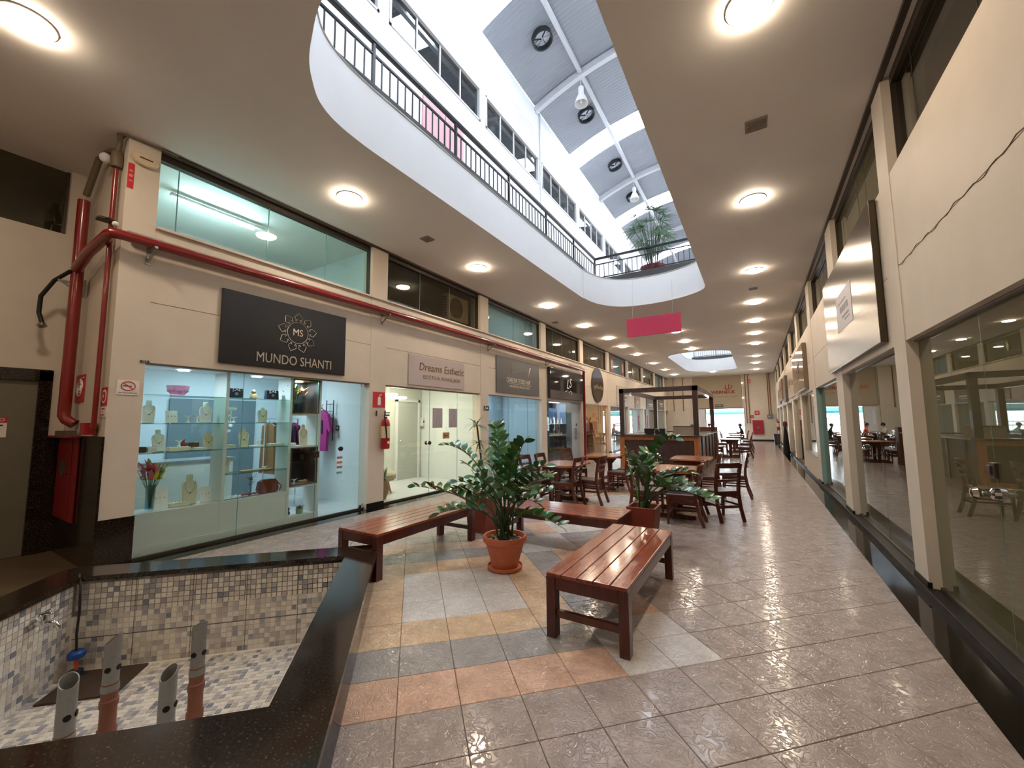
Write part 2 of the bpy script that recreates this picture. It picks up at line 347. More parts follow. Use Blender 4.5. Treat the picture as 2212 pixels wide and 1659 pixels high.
CE.data.polygons.foreach_set('use_smooth',[True]*len(CE.data.polygons)); CE.data.set_sharp_from_angle(angle=math.radians(35))
struct(CE,'plain plaster ceiling with two rounded openings to the floor above')
for op in (OP1,OP2):      # thin rounded nosing along the top edge of each opening
    struct(MB().tube([(x,y,ZF) for x,y in op+op[:1]],.014,6,cap=False).obj('trim_6',M('grey_nosing','b9b4ac',.5)))
# ================================================================ WALLS
GT,SL,WT=2.27,3.91,4.80      # top of shop glass, sill and head of the upper windows
def longwall(x0,x1,face,sgn,posts,y0,y1,name,label,mat):
    """posts, spandrel in two boards with a joint, sill"""
    b=MB()
    for a,c in posts: b.box(min(x0,x1),max(x0,x1),a,c,0,ZC)
    xi=face-sgn*.16
    e=sorted((xi,face-sgn*.006))
    b.box(*e,y0,y1,GT,2.982); b.box(*e,y0,y1,2.990,SL); e2=sorted((xi,face-sgn*.03)); b.box(*e2,y0,y1,2.97,3.0)
    return struct(b.obj(name,mat),label)
rposts=[(-8.9,-8.5),(-5.4,-5.0),(-1.95,-1.55),(1.55,1.95),(5.06,5.42)]+[(5.0+3.475*k-.16,5.42+3.475*k) for k in range(1,9)]
lw=longwall(XL-.25,XL,XL,1,POST,1.6,YE,'wall_left','cream left wall above the shopfronts with square posts',wallm)
rw=longwall(XR+.2,XR,XR,-1,rposts,YN,YE,'wall_right','cream right wall above the shopfronts with square posts',wallm)
b=MB()
for a,c in POST[1:]: b.box(XL-.01,XL+.012,a-.004,c+.004,0,.1)
struct(b.obj('baseboard_left',basem),'black skirting at the foot of the left posts')
b=MB()
for a,c in rposts[1:]: b.box(XR-.012,XR+.02,a-.004,c+.004,0,.11)
struct(b.obj('baseboard_post',basem),'black skirting at the foot of the right posts')
struct(MB().box(XL-.02,XL+.014,1.46,1.775,0,.53).obj('baseboard_column',granm),'dark granite plinth of the near left column')
X2=-7.6
# deep column / return wall beside the side passage
struct(MB().box(-7.8,XL-.25,1.475,1.7,0,ZC).obj('wall_return',wallm),'cream return wall with fire pipes')
struct(MB().box(X2-.01,X2+.012,1.336,1.47,0,1.42).obj('baseboard_setback',granm))
struct(MB().box(-7.6,XL+.012,1.455,1.476,0,1.42).obj('baseboard_return',granm),'dark granite dado of the return wall')
# set-back wall with door and transom
b=MB(); X2=-7.6
b.box(X2-.2,X2,YN,1.33,2.24,4.03); b.box(X2-.2,X2,1.33,1.472,0,ZC); b.box(X2-.2,X2,YN,.25,0,2.24)
struct(b.obj('wall_setback',wallm),'cream set-back wall left of the fire pipes')
dn=sempty('door_1','grey service door in a dark granite frame at the far left')
MB().box(X2-.08,X2-.03,.3,1.22,0,2.1).obj('door_leaf',M('grey_door','6f6a58',.5,noise=.05),dn)
b=MB(); b.box(X2-.1,X2+.02,1.22,1.335,0,2.22); b.box(X2-.1,X2+.02,.15,1.335,2.1,2.235); b.box(X2-.1,X2+.02,.2,.3,0,2.1)
b.obj('door_frame',granm,dn)
wn=sempty('window_1','dark transom window above the grey service door')
MB().box(X2-.1,X2-.09,YN,1.33,4.03,ZC).obj('pane',glassd,wn); MB().box(X2-.11,X2-.07,1.30,1.335,4.03,ZC).obj('frame',darkal,wn)
# enclosing shell (keeps the daylight out, never seen directly)
shell=M('shell_plaster','8d8880',.8)
struct(MB().box(-9.5,-9.3,YN,YE,-.2,12.6).obj('wall_outer_left',shell)); struct(MB().box(4.1,4.3,YN,YE,-.2,12.6).obj('wall_outer_right',shell))
struct(MB().box(-9.5,4.3,YN-.2,YN,-.2,13.6).obj('wall_behind',wallm),'wall behind the viewer')
struct(MB().box(-9.5,X2-.8,YN,1.475,-.2,ZC).obj('wall_passage_back',shell))
# end wall, with the street doorway
b=MB(); DX0,DX1,DZ=-3.36,-.74,2.42
b.box(-9.5,DX0,YE,YE+.25,-.1,ZC); b.box(DX1,4.3,YE,YE+.25,-.1,ZC); b.box(DX0,DX1,YE,YE+.25,DZ,ZC)
struct(b.obj('wall_end',endm),'far end wall with the bright street doorway')
struct(MB().box(DX1,XR,YE-.015,YE,0,.11).box(XL,DX0,YE-.015,YE,0,.11).obj('baseboard_end',basem),'black skirting of the end wall')
struct(MB().box(-9.5,4.3,YE,YE+.25,ZC,13.6).obj('wall_end_upper',upwallm),'upper part of the far end wall')
struct(MB().box(-9,6,YE+.25,YE+14,-.12,-.02).obj('ground_outside',M('pavement','a9a59d',.8,noise=.1,nscale=2)),'bright street pavement beyond the doorway')
b=MB()
for z in (.45,.62,.8,1.1,1.32): b.tube([(-4,YE+1.6,z),(1,YE+1.6,z)],.02,8)
for x in (-3.6,-2.4,-1.2,0): b.tube([(x,YE+1.6,-.02),(x,YE+1.6,1.32)],.025,8)
tag(b.obj('street_railing',M('white_railing','e3e3e3',.5),smooth=True),'white horizontal-bar railing outside the street doorway','railing')
b=MB(); b.add([(-4,YE+.3,2.34),(.2,YE+.3,2.34),(.2,YE+1.5,2.1),(-4,YE+1.5,2.1)],[(0,1,2,3)]); b.add([(-4,YE+1.5,2.1),(.2,YE+1.5,2.1),(.2,YE+1.52,1.95),(-4,YE+1.52,1.95)],[(0,1,2,3)])
o=b.obj('awning',M('teal_awning','5fb9c4',.6)); s=o.modifiers.new('thick','SOLIDIFY'); s.thickness=.01; tag(o,'teal awning over the bright street doorway','awning')
dn=sempty('door_2','open glass street doorway in the far end wall')
b=MB(); b.box(DX0,DX0+.05,YE+.02,YE+.1,0,DZ); b.box(DX1-.05,DX1,YE+.02,YE+.1,0,DZ); b.box(DX0,DX1,YE+.02,YE+.1,DZ-.06,DZ); b.obj('door_frame',M('grey_steel_frame','8d9097',.5,.4),dn)
MB().box(DX0-.62,DX0-.1,YE-.06,YE-.02,.03,2.3).obj('door_leaf',M('white_door_leaf','d8d8dc',.4),dn); MB().box(DX0-.55,DX0-.4,YE-.066,YE-.06,1.2,2.1).obj('pane',M('bright_pane','e6eef5',.2),dn)
# partitions and slabs behind the shopfronts
pw=M('shop_white_wall','dde2e0',.6); 
b=MB()
for k,(a,c) in enumerate(POST): b.box(-9.3,XL-.25,(a+c)/2-.06,(a+c)/2+.06,0,ZC)
struct(b.obj('wall_partitions_left',pw),'partition walls between the left shops')
b=MB(); b.box(-9.3,XL-.25,1.6,YE,2.62,3.86); struct(b.obj('ceiling_shops_left',pw),'shop ceilings on the left')
b=MB()
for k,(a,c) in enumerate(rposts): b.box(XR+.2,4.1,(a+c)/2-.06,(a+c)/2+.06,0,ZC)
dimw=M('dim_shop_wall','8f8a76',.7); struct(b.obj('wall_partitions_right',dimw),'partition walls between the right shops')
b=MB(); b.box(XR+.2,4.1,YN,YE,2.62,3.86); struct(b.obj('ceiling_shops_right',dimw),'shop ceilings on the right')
# ---------------------------------------------------------------- upper windows over the shops (both sides)
nwin=[1]
def transom(side,a,c,mull,glass,label,back=None):
    nwin[0]+=1; wn=sempty('window_%d'%nwin[0],label); X=XL if side=='L' else XR; s=1 if side=='L' else -1
    xa,xb=sorted((X-s*.16,X-s*.07)); f=MB(); f.box(xa,xb,a,c,WT,ZC); f.box(xa,xb,a,c,SL,SL+.03)
    f.box(xa,xb,a,a+.015,SL,WT); f.box(xa,xb,c-.015,c,SL,WT); f.obj('frame',darkal,wn)
    ys=[a]+[a+(c-a)*m for m in mull]+[c]; xp=X-s*.115
    for y0,y1 in zip(ys,ys[1:]):
        MB().box(xp-.004,xp+.004,y0+.006,y1-.006,SL+.03,WT).obj('pane',glass,wn)
    for y in ys[1:-1]: MB().box(xp-.006,xp+.006,y-.005,y+.005,SL+.03,WT).obj('mullion',edgem if side=='L' else darkal,wn)
    if back:
        xk=X-s*.32; e=sorted((xk,xk-s*.02)); MB().box(*e,a,c,SL,WT+.08).obj('blind',back,wn)  # real blinds and curtains; unlit rooms are a sheet painted dark
    return wn
LT=[([.07,.42,.72],glassg,'greenish upper window with a lit tube lamp behind it',None),
 ([.32,.64],glassd,'dark upper window with an air conditioner behind it',M('dark_room','3a332b',.8)),
 ([.48,.72],glassb,'pale blue upper window third from the near column',M('pale_blue_panel','b4c4ca',.6)),
 ([.25,.5,.75],glassd,'dark upper window with vertical blinds above the jewellery shop',M('dark_blinds','4a4f54',.6)),
 ([.3,.6],glassd,'brown-tinted upper window above the oval shop sign',M('tan_curtain','9b8468',.8)),
 ([.28,.7],glassb,'upper window with pasted posters above the dining tables',M('blue_film','4f86a6',.4)),
 ([.5],glassd,'dark brown upper window with a hanging ornament',M('brown_curtain','5a4634',.8)),
 ([.5],glassd,'brown upper window next to the blue corner window',M('brown_curtain2','6e583f',.8)),
 ([.5],glassb,'small blue upper window in the far left corner',M('grey_blue_film','8ba3b0',.5))]
for k,(m,g,l,bk) in enumerate(LT): transom('L',POST[k][1],POST[k+1][0],m,g,l,bk)
rl=['nearest','second','third','fourth','fifth','sixth','seventh','eighth','farthest']
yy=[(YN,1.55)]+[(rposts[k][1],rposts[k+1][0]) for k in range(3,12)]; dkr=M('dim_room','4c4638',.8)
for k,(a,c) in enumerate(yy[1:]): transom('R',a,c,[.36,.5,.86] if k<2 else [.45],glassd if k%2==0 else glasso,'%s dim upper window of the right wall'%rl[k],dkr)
sl=MB().box(XL-.17,XL+.035,1.775,YE,SL-.025,SL+.004); struct(sl.obj('trim_7',wallm),'narrow ledge under the left upper windows')
# dark shadow-gap profile where walls meet the ceiling
struct(MB().box(XL-.02,XL+.03,1.77,YE,ZC-.035,ZC).box(XR-.03,XR+.02,YN,YE,ZC-.035,ZC).obj('trim_8',darkal),'dark profile between walls and ceiling')
# ================================================================ UPPER FLOOR
UW=[(5.22+3.475*k,8.43+3.475*k) for k in range(-1,8)]
b=MB(); ys=[YN]+[v for a,c in UW for v in (a,c)]+[YE]
b.box(XL-.2,XL,YN,YE,ZF,9.74); b.box(XL-.2,XL,YN,YE,10.72,12.5)
for i in range(0,len(ys),2): b.box(XL-.2,XL,ys[i],ys[i+1],9.74,10.72)
struct(b.obj('wall_upper_left',upwallm),'bright white upper-floor wall with a band of windows')
struct(MB().box(XR,XR+.2,YN,YE,ZF,12.5).obj('wall_upper_right',upwallm),'white upper-floor wall on the right')
b=MB()
for z in (11.25,11.42,11.6): b.tube([(XL+.02,3,z),(XL+.02,YE-.2,z)],.007,6)
tag(b.obj('wall_conduit',M('white_conduit','dfe0e2',.4),smooth=True),'thin horizontal conduits high on the white upper wall','conduit')
ugl=GL('upper_window_glass','4a5a63',.16); tealb=M('teal_blind','5f8f92',.6); dkin=M('dark_interior','2b3036',.7); gryin=M('grey_interior','6c7680',.7)
orn=['first','second','third','fourth','fifth','sixth','seventh','eighth','ninth']
for k,(a,c) in enumerate(UW):
    nwin[0]+=1; wn=sempty('window_%d'%nwin[0],'%s upper-floor window along the atrium from the near end'%orn[k])
    f=MB(); f.box(XL-.1,XL+.02,a,c,9.74,9.79); f.box(XL-.1,XL+.02,a,c,10.67,10.72); f.box(XL-.1,XL+.02,a,a+.05,9.74,10.72); f.box(XL-.1,XL+.02,c-.05,c,9.74,10.72); f.obj('frame',M('white_frame','c9c7c5',.5),wn)
    n=4
    for i in range(n):
        y0=a+.05+(c-a-.1)*i/n; y1=a+.05+(c-a-.1)*(i+1)/n
        MB().box(XL-.065,XL-.055,y0+.01,y1-.01,9.79,10.67).obj('pane',ugl,wn)
        if i: MB().box(XL-.08,XL-.03,y0-.02,y0+.02,9.79,10.67).obj('mullion',M('white_frame','c9c7c5',.5),wn)
    MB().box(XL-.6,XL-.58,a,c,9.7,10.75).obj('room_back',tealb if k==2 else (dkin if k%2 else gryin),wn)
struct(MB().box(-9.3,XL-.2,YN,YE,9.55,9.7).box(-9.3,XL-.2,YN,YE,12.3,12.5).box(XR+.2,4.2,YN,YE,12.3,12.5).obj('ceiling_upper_rooms',shell))
pk=M('pink_door_paint','d9a9ab',.5)
for i,(a,c,l) in enumerate(((6.2,6.93,'pink upper-floor door leaf nearer the camera'),(6.97,7.66,'pink upper-floor door leaf farther from the camera'))):
    d=sempty('door_%d'%(3+i),l); MB().box(XL,XL+.04,a,c,ZF,8.9).obj('door_leaf',pk,d,bevel=.005)
    MB().box(XL+.04,XL+.05,a+.1,c-.1,ZF+1.7,8.75).box(XL+.04,XL+.05,a+.1,c-.1,ZF+.2,ZF+1.5).obj('door_panel',pk,d,bevel=.004)
b=MB().tube([(XL+.03,12.02,7.5),(XL+.03,12.02,12.45)],.03,8); tag(b.obj('downpipe',M('white_conduit2','cfd0d2',.4),smooth=True),'slim white downpipe between two upper-floor windows','pipe')
# ---------------------------------------------------------------- barrel roof
def rz(x): return 13.27-.79*((x+2.42)/3.64)**2
SKY=[(.8,1.85),(7.35,8.5),(14.74,15.78),(21.05,22.15),(28.0,29.05)]
roofm=M('grey_roof_sheet','8f9299',.5,.2); skym=PAN('milky_roof_sheet','f4f8ff',.35)
NX=28; xs=[-6.06+(7.28)*i/NX for i in range(NX+1)]
def roof(y0,y1,pitch=.13,amp=.006):
    n=max(2,int((y1-y0)/pitch)*4); b=MB(); 
    for i in range(n+1):
        y=y0+(y1-y0)*i/n; a=amp*(1 if (i%4) in (1,2) else -1)
        b.v+=[(x,y,rz(x)+a+.05) for x in xs]
    m=NX+1; b.f=[(i*m+j,i*m+j+1,(i+1)*m+j+1,(i+1)*m+j) for i in range(n) for j in range(NX)]; b.m=[0]*len(b.f); return b
SKY=[(-6.1,-5.05)]+SKY; edges=[YN]+[v for s in SKY for v in s]+[YE]; RF=sempty('roof','grey corrugated barrel roof with translucent bands')
for i in range(0,len(edges),2):
    o=roof(edges[i],edges[i+1]).obj('roof_sheet',roofm,RF); s=o.modifiers.new('t','SOLIDIFY'); s.thickness=.02
for s in SKY: roof(*s).obj('skylight_sheet',skym,RF)
for k,y in enumerate([1.35,4.83,11.75,18.5,25.3,32.0]):
    b=MB(); 
    for i in range(NX): b.bar((xs[i],y,rz(xs[i])-.09),(xs[i+1],y,rz(xs[i+1])-.09),.16,.22,upv=(0,0,1))
    tag(b.obj('roof_arch',M('white_steelwork','c2c3c7',.5)),'white curved roof beam, %s from the near end'%orn[k],'beam','roof arches')
o=MB().box(-4.41,-4.29,YN,YE,12.93,13.04); tag(o.obj('roof_purlin',M('white_steelwork','c2c3c7',.5)),'long white purlin running under the barrel roof','beam')
turb=M('turbine_dark','35383d',.45,.5); turl=M('turbine_blade','c8ccd2',.4)
for k,(x,y) in enumerate(((-4.85,9.9),(-4.82,13.45),(-4.8,16.95),(-4.8,19.9))):
    t=thing('roof_ventilator','round dark roof turbine ventilator, %s along the vault from the near end'%orn[k],'ventilator',(x,y,rz(x)-.02),(0,-.28,0),'roof ventilators')
    MB().lathe([(.27,.1),(.31,.1),(.31,-.12),(.27,-.12),(.27,.1)],n=24,cap=False).obj('collar',turb,t,smooth=True)
    MB().lathe([(.26,.04),(.26,.05)],n=20).obj('diffuser',M('turbine_diffuser','dfe6ee',.5,emit=0),t)
    for q in range(6):
        a=q*PI/3; MB().bar((.03*math.cos(a),.03*math.sin(a),-.02),(.26*math.cos(a+.5),.26*math.sin(a+.5),.0),.012,.05).obj('blade',turb if q%2 else turl,t)
def pendant(loc,top,label):
    t=thing('pendant_lamp',label,'lamp',loc,group='industrial pendant lamps'); 
    MB().tube([(0,0,.42),(0,0,top-loc[2])],.012,6).obj('rod',M('white_rod','d8d8d8',.5),t)
    MB().lathe([(.07,.42),(.09,.40),(.09,.2),(.07,.18)],n=16).obj('ballast',whitep,t,smooth=True)
    MB().lathe([(.07,.18),(.1,.14),(.16,.02),(.21,-.14),(.22,-.19),(.21,-.19),(.19,-.14),(.14,.02),(.08,.13)],n=24,cap=False).obj('lamp_shade',M('milky_shade','d9d6d2',.4),t,smooth=True)
    MB().lathe([(.03,.14),(.05,.05),(.055,-.08),(.03,-.14),(.01,-.15)],n=12).obj('bulb',M('bulb_glass','f4f4f4',.2),t,smooth=True)
pendant((-4.36,11.75,12.08),12.9,'white industrial pendant lamp nearer the camera under the vault')
pendant((-4.36,18.5,12.08),12.9,'white industrial pendant lamp farther down the vault')
# ---------------------------------------------------------------- railing of the upper gallery
RX=-4.15; RY=[-.15,1.595]+[3.33+1.7375*k for k in range(6)]
dkerb=M('dark_kerb','3d3a38',.7)
tag(MB().box(RX-.08,RX+.06,-2,12.15,ZF,6.0).box(RX-.08,-.5,12.0,12.15,ZF,6.0).obj('railing_kerb',dkerb),'dark low kerb carrying the gallery railing','kerb')
def railing(name,label,pts,nb):
    t=thing(name,label,'railing',pts[0]); p0=Vector(pts[0])
    P=[Vector(p)-p0 for p in pts]
    MB().bar(P[0]+Vector((0,0,.68)),P[-1]+Vector((0,0,.68)),.065,.065).obj('handrail',blackm,t,bevel=.01)
    MB().bar(P[0]+Vector((0,0,.49)),P[-1]+Vector((0,0,.49)),.03,.03).obj('rail',blackm,t); MB().bar(P[0]+Vector((0,0,.05)),P[-1]+Vector((0,0,.05)),.03,.03).obj('rail',blackm,t)
    me=MB().box(-.008,.008,-.008,.008,.05,.49).mesh('baluster',blackm); mp=MB().box(-.02,.02,-.02,.02,0,.68).mesh('post',blackm)
    for i,(a,c) in enumerate(zip(P,P[1:])):
        link('post',mp,t,loc=a)
        for k in range(1,nb): link('baluster',me,t,loc=a.lerp(c,k/nb))
    link('post',mp,t,loc=P[-1]); return t
railing('gallery_railing','black metal railing along the left edge of the near ceiling opening',[(RX,y,6.0) for y in RY],12)
railing('gallery_railing','black metal railing across the far end of the near ceiling opening',[(RX,12.05,6.0),(-2.4,12.05,6.0),(-.65,12.05,6.0)],12)
tag(MB().box(-3.75,-.7,31.12,31.24,ZF,6.0).obj('railing_kerb',dkerb),'dark kerb under the railing of the far ceiling opening','kerb')
railing('gallery_railing','black railing glimpsed through the far ceiling opening',[(-3.6,31.18,6.0),(-2.2,31.18,6.0),(-.8,31.18,6.0)],10)
# ================================================================ CEILING LIGHTS
lampe=M('led_diffuser','fff0d8',.5,emit=LAMP,ecol='ffe9cf'); rimw=M('lamp_rim','d8d2c8',.5)
LROW=[-6.2,-2.8,.545,3.66,6.92,10.38,13.3,15.9,18.05,20.6,24.4,27.9,31.4]; RROW=[-6.2,-2.8,.545,3.55,6.94,10.35,13.24,15.77,18.08,20.53,24.6,27.6,31.2]; MROW=[16.05,18.32,20.47,30.97]
onum=['rearmost','second rearmost','nearest','second','third','fourth','fifth','sixth','seventh','eighth','ninth','tenth','eleventh']
oall=onum; onum=onum[2:]
dm=MB().lathe([(.155,-.004),(.155,-.03),(.14,-.042),(.09,-.05),(.02,-.052)],n=28).mesh('diffuser',lampe,True); rm=MB().lathe([(.155,0),(.155,-.018),(.172,-.012),(.174,0)],n=28,cap=False).mesh('rim',rimw,True)
for X,row,nm in ((-5.02,LROW,'row beside the left wall'),(.13,RROW,'row beside the right wall'),(-2.44,MROW,'middle row of the ceiling')):
    for k,y in enumerate(row,2 if X<-2 and X>-3 else 0):
        t=thing('ceiling_light','round warm ceiling light, %s from the camera in the %s'%(oall[k],nm),'ceiling light',(X,y,ZC),group='round ceiling lights')
        link('diffuser',dm,t); link('rim',rm,t)
gr=M('grille_grey','8f8478',.6); gk=MB()
for (x,y,l,s) in ((.175,5.13,'square grey ceiling grille near the right wall',.11),(-5.0,5.3,'square grey ceiling grille above the dark air-conditioner window',.1),(.1,11.84,'small ceiling grille farther along the right wall',.1),(-5.7,12.3,'small ceiling grille above the pale blue window',.1)):
    t=thing('ceiling_grille',l,'grille',(x,y,ZC)); MB().box(-s,s,-s,s,-.012,0).obj('frame',gr,t)
    for i in range(6): MB().box(-s+.015,s-.015,-s+.02+i*(2*s-.04)/5-.006,-s+.02+i*(2*s-.04)/5+.006,-.018,-.012).obj('slat',gr,t)
# ================================================================ FOUNTAIN
def UV(u,v,z): x,y=U(u,v); return (x,y,z)
ZB=-.45
FN=thing('fountain','empty square dry fountain basin with dark granite rim and mosaic lining','fountain')
ch=.07
outer=[(FU0+ch,FV0),(FU1-ch,FV0),(FU1,FV0+ch),(FU1,FV1-ch),(FU1-ch,FV1),(FU0+ch,FV1),(FU0,FV1-ch),(FU0,FV0+ch)]
inner=[(IU0,IV0),(IU1,IV0),(IU1,IV1),(IU0,IV1)]
tr=Matrix.Rotation(PI/4,4,'Z')
me=fillmesh('rim_top',[outer,inner],.262,.30,granm); me.transform(tr); link('rim_top',me,FN,bevel=.004)
io=.05
ow=[(FU0+.015+ch,FV0+.015),(FU1-.015-ch,FV0+.015),(FU1-.015,FV0+.015+ch),(FU1-.015,FV1-.015-ch),(FU1-.015-ch,FV1-.015),(FU0+.015+ch,FV1-.015),(FU0+.015,FV1-.015-ch),(FU0+.015,FV0+.015+ch)]
iw=[(IU0-io,IV0-io),(IU1+io,IV0-io),(IU1+io,IV1+io-.02),(IU0-io,IV1+io-.02)]
me=fillmesh('side_wall',[ow,iw],-.02,.262,granm); me.transform(tr); link('side_wall',me,FN)
bed=M('pale_mosaic_grout','e6e1d6',.7,noise=.06)
b=MB(); a0,a1,c0,c1=IU0-io,IU1+io,IV0-io,IV1+io-.02
b.box(a0-.02,a0,c0,c1,ZB,.262).box(a1,a1+.02,c0,c1,ZB,.262).box(a0-.02,a1+.02,c0-.02,c0,ZB,.262).box(a0-.02,a1+.02,c1,c1+.02,ZB,.262).box(a0-.02,a1+.02,c0-.02,c1+.02,ZB-.05,ZB)
b.xf(tr); b.obj('basin_lining',bed,FN)
tess=[M('mosaic_white','e0dbd0',.25),M('mosaic_pale','cdc6bc',.25),M('mosaic_grey','b3aeab',.25),M('mosaic_blue_grey','999aa2',.25),M('mosaic_dark','7c808b',.25)]
rt_=random.Random(3); P=.0428; W_=.0372; pcs=[]
def tri(): 
    r=rt_.random(); return 0 if r<.4 else 1 if r<.68 else 2 if r<.86 else 3 if r<.96 else 4
nu=int((a1-a0)/P); nv=int((c1-c0)/P); nz=int((.262-ZB)/P)
for i in range(nu):
    for k in range(nz): pcs.append(('b',a0+P*(i+.5)+.003,ZB+P*(k+.5),tri()))
for j in range(nv):
    for k in range(nz): pcs.append(('l',c0+P*(j+.5)+.003,ZB+P*(k+.5),tri())); 
for i in range(nu):
    for j in range(nv): pcs.append(('f',a0+P*(i+.5)+.003,c0+P*(j+.5),tri()))
h=W_/2; tmesh={}
def tsm(kind,c):
    if (kind,c) not in tmesh:
        b=MB()
        if kind=='f': b.box(-h,h,-h,h,0,.004)
        elif kind=='b': b.box(-h,h,-.004,0,-h,h)
        else: b.box(0,.004,-h,h,-h,h)
        b.xf(tr); tmesh[kind,c]=b.mesh('tessera',tess[c])
    return tmesh[kind,c]
def tpos(k,p,q): return UV(p,c1,q) if k=='b' else UV(a0,p,q) if k=='l' else UV(p,q,ZB)
def score(t):
    d=Vector(tpos(*t[:3]))-Vector((0,0,1.55)); z=d.dot(fw); x,y=d.dot(r2)/z*870.6+1106,829.5-d.dot(u2)/z*870.6
    if not(0<x<2212 and 0<y<1659) or z<.2: return 99
    # hidden by the near rim
    if t[0]=='f' and y>1523-(x-585)*.166: return 90
    return z
pcs.sort(key=score); rest=MB()
for n,t in enumerate(pcs):
    if n<300: link('tessera',tsm(t[0],t[3]),FN,loc=tpos(*t[:3]))
    else:
        b=MB(); k=t[0]; x,y,z=(t[1],c1,t[2]) if k=='b' else (a0,t[1],t[2]) if k=='l' else (t[1],t[2],ZB)
        if k=='f': b.box(x-h,x+h,y-h,y+h,z,z+.004)
        elif k=='b': b.box(x-h,x+h,y-.004,y,z-h,z+h)
        else: b.box(x,x+.004,y-h,y+h,z-h,z+h)
        rest.add(b.v,b.f,t[3])
rest.xf(tr); o=rest.obj('mosaic_field',tess,FN); o['kind']='stuff'
# joints between mosaic sheets
b=MB()
for u in (a0+.42,a0+.84,a0+1.26,a0+1.68): b.box(u-.002,u+.002,c1-.0055,c1,ZB,.262)
b.box(a0,a1,c1-.0055,c1,-.2,-.196); b.xf(tr); b.obj('sheet_joint',M('dark_joint','5d564c',.8),FN)
pvcg=M('grey_pipe_metal','8b8a88',.4,.4,noise=.1,nscale=30); pvcb=M('brown_pvc','7a4a36',.5,noise=.1,nscale=20); hol=M('hole_black','0b0908',.9)
for k,(x,y,zt,lab) in enumerate(((-3.39,1.39,.16,'farthest from the camera'),(-3.70,1.03,.15,'near the tap, left of the tallest one'),(-3.03,1.10,.10,'rightmost'),(-3.36,.76,.13,'leftmost and nearest the drain cover'))):
    t=thing('nozzle_pipe','upright grey nozzle pipe on brown base, %s'%lab,'pipe',(x,y,ZB),group='nozzle pipes in the fountain')
    H=zt-ZB; H1=H-.27; R_=.042
    MB().lathe([(.05,0),(.05,.05),(.043,.06),(.043,H1*.55),(.049,H1*.56),(.049,H1*.68),(.043,H1*.7),(.043,H1)],n=18).obj('base_pipe',pvcb,t,smooth=True)
    b=MB(); n=20; v=[]
    for i in range(n):
        a=2*PI*i/n; v.append((R_*math.cos(a),R_*math.sin(a),H1-.03))
    for i in range(n):
        a=2*PI*i/n; v.append((R_*math.cos(a),R_*math.sin(a),H+.03*math.cos(a-k)))
    for i in range(n):
        a=2*PI*i/n; v.append((.88*R_*math.cos(a),.88*R_*math.sin(a),H+.03*math.cos(a-k)))
    for i in range(n):
        a=2*PI*i/n; v.append((.88*R_*math.cos(a),.88*R_*math.sin(a),H1+.05))
    b.add(v,[(q*n+i,q*n+(i+1)%n,(q+1)*n+(i+1)%n,(q+1)*n+i) for q in range(3) for i in range(n)]+[tuple(range(3*n,4*n))]); b.obj('nozzle_tube',pvcg,t,smooth=True)
    MB().lathe([(.047,H1-.05),(.047,H1-.02),(.044,H1-.01)],n=18).obj('coupling',pvcg,t,smooth=True)
    for a in (-1.0+k*.3,.5+k*.2):
        d=Vector((math.cos(a),math.sin(a),0)); b=MB().lathe([(.017,-.004),(.017,.003)],n=12); b.xf(Matrix.Translation(d*R_+Vector((0,0,H1+.09)))@d.to_track_quat('Z','Y').to_matrix().to_4x4()); b.obj('nozzle_hole',hol,t)
# tap on the left basin wall
tp=thing('water_tap','chrome wall tap with cross handle inside the fountain','tap',UV(a0,3.84,.10),(0,0,PI/4))
b=MB().lathe([(.035,0),(.035,.01),(.018,.014),(.018,.02)],ax='x',n=16); b.obj('flange',chrome,tp,smooth=True)
MB().tube([(0,0,0),(.12,0,0),(.15,0,-.005),(.165,0,-.03),(.165,0,-.05)],[.014,.016,.014,.012,.013],10).obj('spout',chrome,tp,smooth=True)
MB().lathe([(.017,0),(.014,.04),(.01,.06)],(.075,0,0),n=12).obj('bonnet',chrome,tp,smooth=True)
MB().tube([(.035,0,.065),(.115,0,.065)],.007,8).tube([(.075,-.04,.065),(.075,.04,.065)],.007,8).ball((.115,0,.065),.011).ball((.035,0,.065),.011).ball((.075,.04,.065),.011).ball((.075,-.04,.065),.011).obj('handle',chrome,tp,smooth=True)
# black cable with blue float switch
ca=UV(a0+.03,c1-.04,.29); 
t=thing('float_switch','blue float switch hanging on a black cable in the basin corner','float switch',UV(a0+.10,c1-.10,-.30))
p0=Vector(t.location)
cab=[Vector(UV(a0-.0,c1+.02,.305)),Vector(UV(a0+.03,c1-.03,.31)),Vector(UV(a0+.07,c1-.07,.24)),Vector(UV(a0+.09,c1-.09,.05)),Vector(UV(a0+.09,c1-.10,-.12)),Vector(UV(a0+.10,c1-.10,-.26))]
MB().tube([p-p0 for p in cab],.008,8).obj('cable',blackp,t,smooth=True)
MB().lathe([(.05,0),(.055,.01),(.055,.04),(.04,.055)],n=16).obj('float',M('blue_plastic','1f4fa0',.4),t,smooth=True)
MB().tube([(0,0,0),(.01,.005,-.06),(.005,0,-.12)],.012,8).obj('plug',M('orange_red_plug','d0452a',.5),t,smooth=True)
MB().lathe([(.05,-.145),(.05,-.1),(.03,-.09)],n=14).obj('weight',M('teal_dark_plastic','1e3a46',.5),t,smooth=True)
t=MB().prism([(-.24,-.2),(.24,-.2),(.24,.2),(-.24,.2)],0,.015).obj('drain_cover',M('rusty_plate','4a3a2e',.6,.3,noise=.2,nscale=10)); t.location=UV(a0+.33,c1-.25,ZB+.004); t.rotation_euler=(0,0,PI/4)
tag(t,'flat brown metal drain cover on the basin floor','drain cover')
